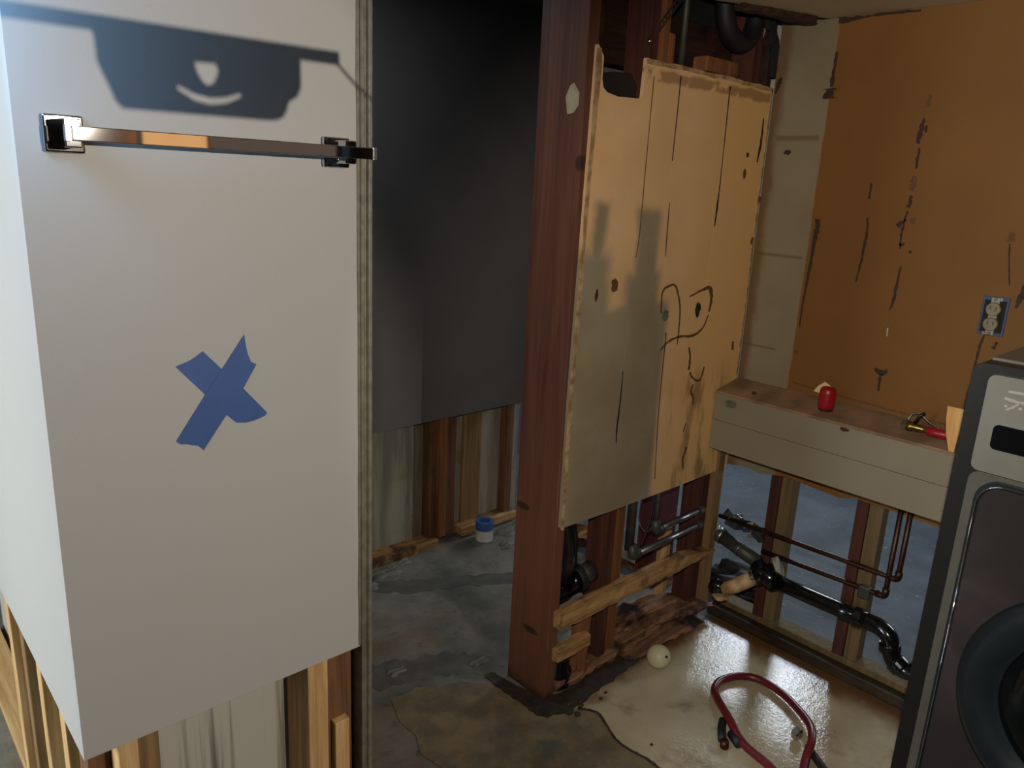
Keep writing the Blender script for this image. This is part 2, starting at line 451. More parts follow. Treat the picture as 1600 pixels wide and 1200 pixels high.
def emis(name, c, s):
    mm = bpy.data.materials.new(name); mm.use_nodes = True; nt = mm.node_tree
    b = nt.nodes['Principled BSDF']; b.inputs['Base Color'].default_value = (0, 0, 0, 1)
    nz = nt.nodes.new('ShaderNodeTexNoise'); nz.inputs['Scale'].default_value = 1.5
    mx = nt.nodes.new('ShaderNodeMix'); mx.data_type = 'RGBA'
    mx.inputs[6].default_value = (*c, 1); mx.inputs[7].default_value = (*[v * .92 for v in c], 1)
    nt.links.new(nz.outputs['Fac'], mx.inputs[0]); nt.links.new(mx.outputs[2], b.inputs['Emission Color'])
    b.inputs['Emission Strength'].default_value = s
    return mm
M['sky_pane'] = emis('daylight_pane', (.8, .9, 1), 2)
M['bulb'] = emis('lamp_bulb', (1, .93, .82), 30)
M['lamp_shade'] = emis('lamp_shade', (1.0, .55, .22), 1.1)
M['blind'] = emis('lit_blind', (.9, .68, .55), .16)
M['led'] = emis('led_face', (.75, .88, 1), 8)

# ================================================================== THE SETTING
WALL_Y = 1.43      # front of the tan panel
RW_X = 2.45        # front of the right wall board
PY = 1.282         # front of the left partition
PX = 0.236         # its left face
CUT = 0.605        # height of the flood cut

# ---- floor
floor = root_struct('floor')
obj('slab', B((-2.2, 2.40, -1.8, 3.2, -.10, 0.0)), M['concrete'], floor)
obj('next_room_slab', B((2.4005, 5.1, -1.8, 3.2, -.10, -0.004)), M['wetconc'], floor)
vin = [(1.564, 1.374), (1.60, 1.392), (1.75, 1.388), (1.93, 1.40), (2.10, 1.392), (2.27, 1.388), (2.41, 1.395), (2.425, 1.38),
       (2.425, -.6), (1.50, -.6), (1.56, .6), (1.60, .9), (1.606, 1.032), (1.607, 1.079), (1.598, 1.13), (1.599, 1.181), (1.624, 1.24), (1.645, 1.298), (1.62, 1.340)]
obj('vinyl_sheet', prism(vin, 2, -.001, .004), M['vinyl'], floor, label='pale wet vinyl floor covering with a torn edge')
und = [(1.182, 1.767), (1.215, 1.745), (1.273, 1.755), (1.33, 1.71), (1.405, 1.688), (1.46, 1.63), (1.52, 1.63), (1.535, 1.486), (1.564, 1.401),
       (1.615, 1.345), (1.64, 1.298), (1.618, 1.24), (1.592, 1.181), (1.590, 1.13), (1.60, 1.079), (1.599, 1.032), (1.55, .6), (1.3, .5), (1.10, .9),
       (1.118, 1.2), (1.105, 1.30), (1.125, 1.423), (1.11, 1.50), (1.144, 1.573), (1.140, 1.65)]
obj('torn_underlay', prism(und, 2, -.001, .0025), M['underlay'], floor, label='brown torn underlay left on the grey slab')
obj('dirt_strip', streak([(1.56, 1.40), (1.70, 1.405), (1.90, 1.425), (2.10, 1.43), (2.36, 1.42)], [.10, .075, .09, .075, .06], 2, 0, .0065, 71, .16, 8), M['soil'], floor, label='dark wet dirt along the foot of the back wall')
obj('dirt_strip', streak([(1.50, 1.66), (1.51, 1.52), (1.535, 1.42), (1.60, 1.365)], [.03, .06, .09, .03], 2, 0, .0055, 72, .2, 8), M['soil'], floor)
obj('floor_stain', streak([(1.40, 2.47), (1.62, 2.30), (1.85, 2.18), (2.10, 2.02)], [.05, .10, .08, .12], 2, -.001, .0012, 74, .25, 12), M['stain'], floor)  # dark bands stand in for shadows along the slab's uneven steps
obj('floor_stain', streak([(1.02, 2.00), (1.25, 1.86), (1.42, 1.80), (1.56, 1.68)], [.10, .14, .12, .10], 2, -.001, .0012, 75, .25, 12), M['stain'], floor)
obj('tear_line', streak([(1.61, 1.352), (1.642, 1.298), (1.621, 1.24), (1.596, 1.181), (1.595, 1.13), (1.604, 1.079), (1.603, 1.032), (1.585, .8), (1.555, .6)], [.012, .007, .006, .008, .005, .007, .006, .006, .006], 2, 0, .0048, 73, .5, 8), M['soil'], floor)
obj('left_room_floor', B((-2.2, .12, 1.0, 3.2, -.001, .003)), M['greenfloor'], floor)

# ---- ceilings
ceil = root_struct('ceiling')
edge = [(1.75, -1.7), (5.1, -1.7), (5.1, 1.27), (2.45, 1.27), (2.40, 1.30), (2.37, 1.285), (2.34, 1.345), (2.27, 1.36), (2.20, 1.40), (2.13, 1.385), (2.05, 1.42), (1.90, 1.41), (1.75, 1.43)]
obj('ceiling_board', prism(edge, 2, 2.133, 2.147), M['ceiling'], ceil)
obj('ceiling_board', B((-.6, 1.75, -1.7, 1.43, 2.133, 2.147)), M['ceiling'], ceil)
obj('hall_ceiling_board', B((.24, 2.5, 1.63, 3.2, 2.30, 2.32)), M['hall_dark'], ceil)
obj('next_room_ceiling_board', B((2.51, 5.1, 1.28, 3.2, 2.34, 2.36)), M['offwhite'], ceil)
obj('cavity_cover', B((.2, 2.56, 1.2, 1.65, 2.42, 2.44)), M['cavity_wood'], ceil)

# ---- back wall: tan panel over studs, cut open low down
wb = root_struct('wall_back')
zt, zb = 1.943, CUT
s1, s2, s3 = [(1.812, 1.94), (1.808, 1.47), (1.790, 1.31), (1.789, .60)], [(1.934, 1.94), (1.931, 1.68), (1.942, 1.41), (1.957, 1.12), (2.010, .60)], [(2.192, 1.94), (2.194, 1.59), (2.186, 1.42), (2.19, .60)]
G = .0010
def seam(s, sgn): return [(a + sgn * G / 2, b) for a, b in s]
b1 = [(1.560, zb)] + [(1.559, 1.0), (1.566, 1.4), (1.576, zt + .006), (1.599, zt - .02), (1.599, 1.868), (1.606, 1.848), (1.622, 1.838), (1.665, 1.832), (1.768, 1.836), (1.772, 1.842), (1.776, zt)] + seam(s1, -1)
b2 = seam(s1, 1)[::-1] + seam(s2, -1)
b3 = seam(s2, 1)[::-1] + seam(s3, -1)
b4 = seam(s3, 1)[::-1] + [(2.444, 1.938), (2.447, 1.4), (2.446, .95), (2.445, zb)]
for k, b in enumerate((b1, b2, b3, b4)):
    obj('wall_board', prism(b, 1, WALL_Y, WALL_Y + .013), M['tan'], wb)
# dark backing seen through the open seams
obj('backing_board', B((1.60, 2.44, WALL_Y + .0135, WALL_Y + .016, .615, 1.82)), M['hole_dark'], wb)
# raw edges of the panel
obj('board_edge', streak([(1.5635, .60), (1.563, 1.0), (1.570, 1.4), (1.580, 1.94)], [.010, .012, .010, .014], 1, WALL_Y - .004, WALL_Y + .001, 3, .5, 9), M['tan_edge'], wb)
obj('board_edge', streak([(2.437, .95), (2.437, 1.4), (2.437, 1.93)], [.008, .007, .008], 1, WALL_Y - .003, WALL_Y + .001, 4, .5, 9), M['tan_edge'], wb)
obj('board_edge', streak([(1.775, 1.935), (2.10, 1.936), (2.44, 1.932)], [.010, .012, .010], 1, WALL_Y - .003, WALL_Y + .001, 5, .4, 9), M['tan_edge'], wb)
obj('post', B((1.550, 1.592, WALL_Y + .014, 1.618, 0.0, 2.42)), M['post'], wb, bevel=.002, label='dark red-brown wooden post at the doorway')
obj('plaster_smear', prism([(1.510, 1.822), (1.496, 1.850), (1.482, 1.856), (1.462, 1.832), (1.462, 1.800), (1.478, 1.782), (1.500, 1.778)], 0, 1.5485, 1.5505), M['plaster'], wb)
# glue dabs and pen-like glue lines on the panel
YF = (WALL_Y - .0015, WALL_Y + .0005)
gl = lambda pts, w, sd=0, mm='glue_light': obj('glue_line', streak(pts, w, 1, *YF, sd, .3, 6), M[mm], wb)
gl([(1.950, 1.225), (1.946, 1.29), (1.975, 1.308), (2.012, 1.305), (2.045, 1.24), (2.052, 1.17), (2.052, 1.115)], [.006, .007, .008, .007, .006, .006, .004], 1)
gl([(1.965, 1.105), (2.000, 1.128), (2.06, 1.140), (2.13, 1.136), (2.185, 1.155), (2.212, 1.20)], [.007, .006, .008, .008, .006, .004], 2, 'glue_light')
gl([(2.093, 1.268), (2.15, 1.283), (2.20, 1.290), (2.218, 1.26), (2.214, 1.21)], [.005, .006, .014, .016, .008], 3)
gl([(2.120, 1.098), (2.133, 1.060), (2.132, 1.020)], [.006, .007, .008], 4, 'glue')
gl([(2.140, 1.010), (2.165, .985), (2.205, .975), (2.222, 1.02)], [.006, .007, .008, .007], 5)
gl([(2.168, .965), (2.160, .94), (2.178, .915), (2.18, .89)], [.006, .012, .010, .005], 6)
gl([(2.15, .83), (2.14, .80)], [.005, .006], 7)
gl([(2.17, .74), (2.155, .70), (2.165, .66)], [.012, .010, .006], 8)
gl([(1.787, 1.06), (1.786, .97), (1.781, .88), (1.784, .83)], [.002, .005, .006, .003], 9, 'hole_dark')
gl([(1.934, 1.915), (1.933, 1.80), (1.931, 1.68)], [.004, .003, .002], 13, 'hole_dark')
gl([(1.938, 1.56), (1.940, 1.47), (1.943, 1.40)], [.002, .005, .002], 14)
gl([(2.192, 1.915), (2.190, 1.885), (2.193, 1.70), (2.194, 1.60)], [.006, .004, .002, .004], 15, 'hole_dark')
gl([(1.811, 1.90), (1.809, 1.70), (1.808, 1.47), (1.800, 1.40)], [.003, .002, .003, .002], 16)
gl([(1.986, 1.16), (1.988, .90), (2.004, .66)], [.003, .002, .002], 17, 'hole_dark')
gl([(2.193, 1.60), (2.192, 1.55), (2.190, 1.49)], [.003, .009, .003], 10, 'hole_dark')
gl([(2.405, 1.84), (2.408, 1.77), (2.398, 1.70)], [.004, .012, .007], 11, 'glue')
gl([(2.385, 1.09), (2.39, 1.06)], [.012, .010], 12, 'glue_light')
for c, rx, rz, mm in (((1.973, 1.216), .017, .017, 'greenish'), ((2.148, 1.222), .014, .024, 'hole_dark'), ((1.715, 1.325), .014, .022, 'glue_light'),
                      ((1.640, 1.30), .006, .016, 'glue'), ((2.26, 1.935), .010, .008, 'glue'), ((2.33, 1.66), .009, .014, 'glue_light'), ((2.335, 1.72), .007, .008, 'glue'),
                      ((2.43, 1.44), .010, .014, 'glue_light'), ((2.44, 1.58), .008, .014, 'hole_dark')):
    obj('glue_dab', blob(c, rx, rz, 1, *YF, int(c[0] * 1000)), M[mm], wb)
# framing inside the wall, seen below the cut
YS0, YS1 = WALL_Y + .018, WALL_Y + .105
obj('stud', B((1.803, 1.842, YS0, YS1, .05, 2.3)), M['stud_red'], wb, bevel=.002)
obj('stud', B((1.843, 1.905, YS0 + .012, YS1, .05, 2.3)), M['stud_orange'], wb, bevel=.002)
obj('corner_stud', B((2.335, 2.375, YS0, YS1, .04, 2.3)), M['stud_red'], wb, bevel=.002)
obj('corner_stud', B((2.376, 2.414, WALL_Y - .012, YS1, .04, .93)), M['stud_tan'], wb, bevel=.002)
obj('cripple_stud', prism([(1.694, .262), (1.756, .262), (1.752, .12), (1.742, .02), (1.724, .012), (1.706, .05), (1.698, .15)], 1, WALL_Y + .016, WALL_Y + .05), M['stud_orange'], wb, bevel=.002)
obj('blocking', rough_board((1.568, 1.432, .292), (2.400, 1.424, .300), .042, .052, n=22, jit=.005, tip1=.20, seed=2), M['rail_tan'], wb, label='pale split blocking board with a pointed end')
obj('blocking', rough_board((1.572, 1.435, .165), (1.722, 1.435, .170), .036, .040, n=6, jit=.004, seed=3), M['rail_tan'], wb)
obj('bottom_plate', rough_board((1.60, 1.50, .022), (2.42, 1.50, .030), .10, .045, n=20, jit=.010, seed=4), M['rot'], wb, label='rotten dark bottom plate on the wet slab')
obj('bottom_plate', rough_board((1.84, 1.545, .085), (2.34, 1.475, .080), .075, .055, n=16, jit=.012, tip0=.10, tip1=.08, seed=5), M['rot'], wb)
obj('splinter', rough_board((2.10, 1.452, .085), (2.42, 1.420, .060), .05, .03, n=10, jit=.009, tip0=.1, tip1=.05, seed=6), M['rot'], wb)
obj('splinter', rough_board((1.93, 1.425, .012), (2.30, 1.412, .016), .05, .016, n=12, jit=.006, tip0=.2, tip1=.1, seed=16), M['rot'], wb)
obj('hall_side_board', B((1.592, 2.6, 1.606, 1.618, CUT, 2.42)), M['hall_dark'], wb)
obj('maroon_panel', B((2.215, 2.44, 1.618, 1.632, .10, CUT - .002)), M['maroon'], wb)
obj('block', B((2.31, 2.335, 1.56, 1.605, .02, .34)), M['stud_pale'], wb, bevel=.002)
# framing of the open cavity above the panel
obj('header', B((1.592, 2.45, 1.535, 1.573, 1.93, 2.10)), M['cavity_wood'], wb, bevel=.003)
obj('header', B((1.592, 2.45, 1.575, 1.605, 2.10, 2.42)), M['hole_dark'], wb)  # dark sheet: the cavity's deep shadow is put into its colour
obj('joist', B((1.63, 1.672, 1.50, 1.535, 1.84, 2.42)), M['cavity_wood'], wb, bevel=.003)
obj('joist', B((1.905, 1.935, 1.46, 1.535, 1.945, 2.03)), M['stud_orange'], wb, bevel=.004)
obj('joist', B((2.12, 2.30, 1.475, 1.530, 1.955, 2.0)), M['stud_orange'], wb, bevel=.006)
obj('corner_stud', B((2.415, 2.447, WALL_Y + .014, 1.53, CUT, 2.42)), M['cavity_wood'], wb, bevel=.002)

# ---- right wall
wr = root_struct('wall_right')
rb = [(1.43, 2.132), (-1.7, 2.132), (-1.7, .66), (.5, .66), (.70, .640), (.95, .645), (1.0, .628), (1.20, .640), (1.24, .632), (1.30, .620), (1.36, .628), (1.43, .615)]
obj('wall_board', prism(rb, 0, RW_X, RW_X + .012), M['rwall'], wr)
for (yy, w2, a, b) in ((1.255, .038, 'stud_red', 'stud_olive'), (.945, .038, 'stud_red', 'stud_olive'), (.54, .038, 'stud_red', 'stud_olive')):
    obj('stud', B((RW_X + .013, RW_X + .075, yy - w2, yy, .04, 2.13)), M[a], wr, bevel=.002)
    obj('stud', B((RW_X + .020, RW_X + .070, yy - w2 - .046, yy - w2 - .001, .04, 2.13)), M[b], wr, bevel=.002)
obj('sill_plate', B((2.428, 2.520, -1.6, 1.425, 0.0, .042)), M['plate_wet'], wr, bevel=.003)
obj('sill_strip', B((2.462, 2.530, -1.6, 1.425, .042, .066)), M['stud_olive'], wr, bevel=.003)
obj('next_room_board', B((2.525, 2.537, -1.7, 1.60, .70, 2.34)), M['offwhite'], wr)
XF = (RW_X - .0015, RW_X + .0005)
def ws(pts, w, sd, mm='glue', n=6): obj('glue_streak', streak([(a * 1.0095, 1.6 - (1.6 - b) * 1.0095) for a, b in pts], w, 0, *XF, sd, .45, n), M[mm], wr)
ws([(1.220, 2.03), (1.221, 1.98), (1.222, 1.93)], [.008, .010, .012], 21)
ws([(1.226, 1.925), (1.224, 1.895)], [.036, .030], 22)
ws([(1.203, 1.53), (1.202, 1.50), (1.204, 1.45), (1.208, 1.35), (1.213, 1.26), (1.213, 1.175)], [.014, .020, .010, .010, .006, .003], 23)
ws([(1.052, 1.645), (1.051, 1.60)], [.006, .005], 24)
ws([(1.046, 1.545), (1.041, 1.49), (1.045, 1.40), (1.051, 1.345)], [.004, .007, .007, .003], 25)
ws([(.927, 1.895), (.929, 1.86)], [.010, .012], 26, 'glue_light')
ws([(.931, 1.83), (.934, 1.80), (.936, 1.76)], [.004, .014, .008], 27)
ws([(.921, 1.81), (.921, 1.79)], [.008, .006], 28)
ws([(.929, 1.75), (.930, 1.72), (.929, 1.69)], [.004, .008, .006], 29)
ws([(.932, 1.67), (.929, 1.65), (.934, 1.63)], [.012, .016, .010], 30, 'glue_light')
ws([(.930, 1.615), (.931, 1.58)], [.009, .012], 31)
ws([(.933, 1.57), (.936, 1.54), (.938, 1.50), (.936, 1.46)], [.006, .004, .008, .004], 32)
ws([(.955, 1.525), (.945, 1.535), (.932, 1.545)], [.014, .010, .006], 33)
ws([(.915, 1.55), (.908, 1.535)], [.014, .010], 34, 'glue_light')
ws([(.938, 1.475), (.932, 1.47), (.925, 1.478)], [.008, .006, .004], 35)
ws([(.908, 1.455), (.902, 1.45)], [.008, .006], 36)
ws([(.924, 1.41), (.926, 1.36), (.928, 1.31), (.934, 1.275)], [.003, .007, .009, .004], 37)
ws([(.930, 1.22), (.929, 1.195)], [.004, .003], 38, 'putty')
ws([(.948, 1.088), (.928, 1.078), (.910, 1.090)], [.012, .018, .010], 39)
ws([(.928, 1.075), (.927, 1.02)], [.010, .005], 40)
ws([(.652, 1.53), (.651, 1.505)], [.010, .018], 41, 'glue_light')
ws([(.652, 1.50), (.643, 1.44), (.632, 1.39)], [.004, .004, .003], 42)
ws([(.596, 1.40), (.600, 1.36), (.606, 1.33)], [.006, .016, .005], 43)
ws([(.632, 1.23), (.640, 1.21)], [.008, .010], 44)
ws([(.668, 1.245), (.674, 1.20), (.678, 1.05), (.682, 1.0)], [.008, .006, .005, .005], 45, 'glue', 9)
ws([(1.21, .985), (1.0, .975), (.80, .968), (.70, .965)], [.004, .007, .008, .004], 46, 'glue_light', 12)
obj('glue_dab', blob((1.352, 1.735), .013, .008, 0, *XF, 7), M['glue'], wr)
obj('glue_dab', blob((1.225, 1.085), .008, .008, 0, *XF, 8), M['glue_light'], wr)
# torn corner paper between panel and wall
obj('corner_tear', streak([(1.424, 1.92), (1.416, 1.95), (1.408, 1.97)], [.006, .016, .008], 0, *XF, 50), M['glue'], wr)
obj('ceiling_edge', streak([(1.0, 2.126), (1.15, 2.127), (1.24, 2.122)], [.006, .006, .016], 0, *XF, 51, .6, 10), M['glue'], wr)

# ---- left partition: painted board over studs
wl = root_struct('wall_left')
obj('front_board', B((PX, .780, PY, PY + .013, CUT, 2.45)), M['paint'], wl, bevel=.001)
obj('side_board', B((PX, PX + .013, PY + .0135, 2.9, CUT, 2.45)), M['paint'], wl, bevel=.001)
obj('inner_board', B((.372, .79, 1.400, 1.412, 0.0, 2.45)), M['grey_board'], wl)
obj('hall_side_board', B((.793, .806, 1.413, 2.49, 0, 2.45)), M['offwhite'], wl)
for a, b, c, mm in ((.252, .290, .05, 'stud_dark'), (.292, .326, .0, 'stud_pale'), (.328, .370, .03, 'stud_tan'),
                    (.662, .708, .0, 'stud_pale')):
    obj('stud', B((a, b, PY + .014 + c, 1.398, .04, 2.44)), M[mm], wl, bevel=.002)
obj('stud', B((.710, .775, PY + .030, 1.398, .04, 2.44)), M['stud_dark'], wl, bevel=.002)
obj('block', B((.722, .757, PY + .008, PY + .029, .06, .430)), M['stud_pale'], wl, bevel=.002)
obj('bottom_plate', B((.249, .79, PY + .014, 1.398, 0, .039)), M['stud_pale'], wl)
for yy, mm in ((1.400, 'stud_tan'), (1.500, 'stud_pale'), (1.555, 'stud_tan'), (1.700, 'stud_pale'), (1.93, 'stud_tan'), (2.04, 'stud_pale')):
    d = .014 if mm == 'stud_pale' else .022
    obj('stud', B((PX + d, PX + .085, yy, yy + .040, .04, 2.44)), M[mm], wl, bevel=.002)
obj('bottom_plate', B((PX + .014, PX + .085, 1.412, 2.9, 0, .039)), M['stud_pale_y'], wl)
obj('far_side_board', B((PX + .10, PX + .112, 1.413, 2.9, 0, 2.45)), M['grey_board'], wl)
# jamb strip at the doorway edge
tr = tagst(obj('trim_1', prism([(.781, 1.277), (.786, 1.274), (.790, 1.279), (.793, 1.279), (.796, 1.272), (.803, 1.272), (.807, 1.277), (.807, 1.41), (.781, 1.41)], 2, 0.0, 2.45), M['jamb'], None, bevel=.001))
tagst(obj('trim_2', streak([(.7785, .61), (.779, 1.2), (.778, 1.9), (.778, 2.4)], [.007, .006, .007, .007], 1, PY - .002, PY + .001, 9, .25, 10), M['jamb'], None))

# ---- hall beyond the doorway
wh = root_struct('wall_hall')
obj('wall_board', B((.80, 2.46, 2.490, 2.503, CUT, 2.32)), M['hall_dark'], wh)
obj('lower_board', B((.80, 2.46, 2.580, 2.592, 0, CUT + .1)), M['hall_low'], wh)
for a, b, mm in ((1.40, 1.44, 'stud_dark'), (1.885, 1.925, 'stud_dark'), (1.926, 1.966, 'stud_orange'), (1.967, 2.03, 'stud_dark'), (2.10, 2.205, 'stud_tan'), (2.335, 2.375, 'stud_dark')):
    d = {'stud_tan': .055, 'stud_orange': 0}.get(mm, .02)
    obj('stud', B((a, b, 2.505 + d, 2.578, .04, CUT + .05)), M[mm], wh, bevel=.002)
obj('bottom_plate', B((1.55, 1.925, 2.50, 2.578, 0, .039)), M['rail_tan'], wh, bevel=.002)
obj('bottom_plate', B((2.06, 2.40, 2.50, 2.578, .012, .050)), M['rail_tan'], wh, bevel=.002)
hl = thing('hall_ceiling_lamp', 'dim square ceiling lamp in the hall', 'lamp', (1.15, 2.05, 2.30))  # unseen lamp, added to brighten the hall wall
obj('housing', B((.98, 1.32, 1.88, 2.22, 2.285, 2.30)), M['black'], hl)
obj('diffuser', B((1.0, 1.30, 1.90, 2.20, 2.268, 2.284)), M['offwhite'], hl, bevel=.003)
we = root_struct('wall_hall_end')
obj('wall_board', B((2.448, 2.460, 1.62, 2.489, CUT, 2.32)), M['hall_dark'], we)
obj('bottom_plate', B((2.455, 2.52, 1.65, 2.489, 0, .039)), M['rot'], we)
obj('stud', B((2.462, 2.51, 2.02, 2.06, .04, 2.3)), M['stud_dark'], we)

# ---- neighbouring rooms: window walls
wf = root_struct('wall_far')
for b in ((5.0, 5.02, -1.8, -.17, 0, 2.36), (5.0, 5.02, .67, 2.02, 0, 2.36), (5.0, 5.02, 2.78, 3.2, 0, 2.36), (5.0, 5.02, 2.02, 2.78, 0, 1.46),
          (5.0, 5.02, 2.02, 2.78, 2.14, 2.36), (5.0, 5.02, -.17, .67, 0, 1.03), (5.0, 5.02, -.17, .67, 1.87, 2.36)):
    obj('wall_board', B(b), M['offwhite'], wf)
for k, (a, b, c, d) in enumerate(((2.02, 2.78, 1.46, 2.14), (-.17, .67, 1.03, 1.87))):
    w1 = root_struct('window_%d' % (1, 4)[k])
    obj('pane', B((5.03, 5.035, a + .01, b - .01, c + .01, d - .01)), M['sky_pane'], w1)
    obj('window_frame', B((4.985, 5.045, a - .02, a + .01, c - .02, d + .02), (4.985, 5.045, b - .01, b + .02, c - .02, d + .02), (4.985, 5.045, a + .01, b - .01, c - .02, c + .01), (4.985, 5.045, a + .01, b - .01, d - .01, d + .02)), M['offwhite'], w1)
wq = root_struct('wall_outer_left')
obj('wall_board', B((-2.12, -2.10, .8, 1.48, 0, 2.4)), M['offwhite'], wq)
obj('wall_board', B((-2.12, -2.10, 2.32, 3.2, 0, 2.4)), M['offwhite'], wq)
obj('wall_board', B((-2.12, -2.10, 1.48, 2.32, 0, .8)), M['offwhite'], wq)
obj('wall_board', B((-2.12, -2.10, 1.48, 2.32, 2.2, 2.4)), M['offwhite'], wq)
w2 = root_struct('window_2')
obj('pane', B((-2.135, -2.13, 1.49, 2.31, .82, 2.18)), M['sky_pane'], w2)
obj('window_frame', B((-2.14, -2.085, 1.46, 1.49, .78, 2.22), (-2.14, -2.085, 2.31, 2.34, .78, 2.22), (-2.14, -2.085, 1.49, 2.31, .78, .81), (-2.14, -2.085, 1.49, 2.31, 2.19, 2.22)), M['offwhite'], w2)
wd = root_struct('wall_divider')  # unseen wall added to keep left-room daylight off the washer
obj('wall_board', B((-2.10, -.02, 1.19, 1.21, 0, 2.4)), M['offwhite'], wd)
wz = root_struct('wall_front')
for k in range(7):
    x0 = -.4 + k * .28
    if 1.0 < x0 + .1 < 1.6: continue
    obj('panel_board', B((x0, x0 + .276, -1.62, -1.60, 0, 2.13)), M['brown_panelling'], wz, bevel=.002)
dr = tagst(obj('door_1', B((1.00, 1.24, -1.63, -1.59, 0, 2.05)), M['tan_door'], None, bevel=.004))
w3 = root_struct('window_3')  # no known window: glowing panel added to be mirrored in the towel bar
obj('blind', B((1.585, 2.30, -1.60, -1.59, 1.25, 2.0)), M['blind'], w3)
obj('window_frame', B((1.555, 1.585, -1.62, -1.58, 1.22, 2.03), (2.30, 2.33, -1.62, -1.58, 1.22, 2.03), (1.585, 2.30, -1.62, -1.58, 1.22, 1.25), (1.585, 2.30, -1.62, -1.58, 2.0, 2.03)), M['brown_panelling'], w3)
wlmp = thing('wall_lamp', 'warm glowing wall lamp on the panelling behind the viewpoint', 'lamp', (1.40, -1.60, 1.6))  # unseen glow added for the orange reflection in the towel bar
obj('shade', B((1.262, 1.540, -1.58, -1.50, 1.62, 1.84)), M['lamp_shade'], wlmp, bevel=.006)
obj('mount', B((1.36, 1.44, -1.60, -1.58, 1.66, 1.80)), M['black'], wlmp)

# ================================================================== THINGS
# ---- boxed ledge along the right wall
lg = thing('boxed_ledge', 'grey-beige boxed-in ledge along the brown right-hand wall', 'ledge', (2.38, .9, .71))
LX = 2.307
obj('front_board', B((LX, LX + .014, .482, 1.427, .712, .8185)), M['ledge'], lg, bevel=.0015)
obj('front_board', B((LX + .0008, LX + .014, .482, 1.427, .8195, .915)), M['ledge'], lg, bevel=.0015)
obj('top_board', prism([(LX + .001, .915), (LX + .001, .924), (RW_X - .001, .952), (RW_X - .001, .940)], 1, .482, 1.427), M['ledge_top'], lg, bevel=.001)
obj('bottom_board', B((LX + .014, RW_X + .0, .482, 1.427, .712, .724)), M['ledge'], lg)
tag(obj('putty_dab', blob((1.362, .889), .022, .014, 0, LX - .002, LX + .0004, 12, jit=.12), M['greenish']), 'greenish-grey putty dab on the ledge front by the tan panel', 'putty')
tag(obj('plaster_chip', blob((.960, .907), .015, .006, 0, LX - .003, LX + .0006, 13), M['glue']), 'small dark chip on the upper edge of the ledge front', 'chip')
tag(obj('dirt_crumb', sphere((2.345, 1.300, .938), .007, 8, 6, None, (1, 1.2, .8)), M['glue']), 'small dark crumb on top of the ledge near the corner', 'crumb')

def LT(x): return .924 + (x - LX) / (RW_X - LX) * .028   # height of the ledge top

# red cylinder standing on the ledge
rc = thing('red_canister', 'small red plastic canister standing on the ledge', 'canister', (2.365, 1.055, LT(2.365)))
z0 = LT(2.365)
obj('body', lathe([(.021, .004), (.0245, .008), (.0255, .02), (.0255, .058), (.024, .070), (.018, .076), (.0, .077)], (2.365, 1.055, z0), (0, 0, 1), 28), M['red'], rc, smooth=True)
obj('base_cap', lathe([(.020, 0), (.0225, .002), (.0225, .006), (.020, .008)], (2.365, 1.055, z0), (0, 0, 1), 28), M['black'], rc)
pp = prism([(1.085, .0), (1.130, .006), (1.118, .026), (1.098, .044), (1.060, .028)], 0, 2.418, 2.4188)
bmesh.ops.translate(pp, verts=pp.verts, vec=(0, 0, LT(2.42) + .022))
bmesh.ops.rotate(pp, verts=pp.verts, cent=(2.418, 1.09, LT(2.42)), matrix=Matrix.Rotation(.12, 3, 'Y'))
tag(obj('paper_scrap', pp, M['paper']), 'torn cream paper scrap behind the red canister', 'paper')

# valve / fittings cluster at the far end of the ledge
vb = thing('hose_nozzle', 'small brass and steel nozzle with a red grip lying on the ledge', 'nozzle', (2.37, .74, LT(2.37)))
zv = LT(2.365) + .016
obj('brass_body', lathe([(.010, 0), (.016, .004), (.016, .016), (.012, .020), (.012, .040), (.009, .044), (.009, .060)], (2.367, .805, zv), (0, -1, 0), 18), M['brass'], vb, smooth=True)
obj('steel_nut', lathe([(.017, 0), (.017, .014), (.012, .016)], (2.367, .818, zv), (0, -1, 0), 6), M['zinc'], vb, label='bright steel nut')
obj('stem', tube([(2.372, .785, zv + .012), (2.374, .776, zv + .036), (2.378, .765, zv + .046)], .005), M['black'], vb, smooth=True)
obj('red_grip', lathe([(.010, 0), (.014, .004), (.0145, .03), (.013, .055), (.008, .06)], (2.367, .748, zv - .001), (0, -1, 0), 18), M['red'], vb, smooth=True, label='red plastic grip')
obj('wire_bail', tube(catmull([(2.38, .81, zv + .012), (2.386, .80, zv + .034), (2.386, .78, zv + .038), (2.384, .75, zv + .020), (2.38, .72, zv + .010)], 5), .0022, 8), M['steel'], vb, smooth=True)

# wooden shim leaning on the ledge, beside the washer
sp = prism([(.634, .905), (.648, .905), (.664, .95), (.672, .995), (.675, 1.03), (.626, 1.03), (.626, 1.0), (.632, .955)], 0, 2.288, 2.294)
bmesh.ops.rotate(sp, verts=sp.verts, cent=(2.288, .65, .905), matrix=Matrix.Rotation(.06, 3, 'Y'))
bmesh.ops.translate(sp, verts=sp.verts, vec=(.012, .014, .021))
tag(obj('wooden_shim', sp, M['wood_scrap'], bevel=.001), 'pale tapered wooden shim standing on the ledge beside the washer', 'shim')

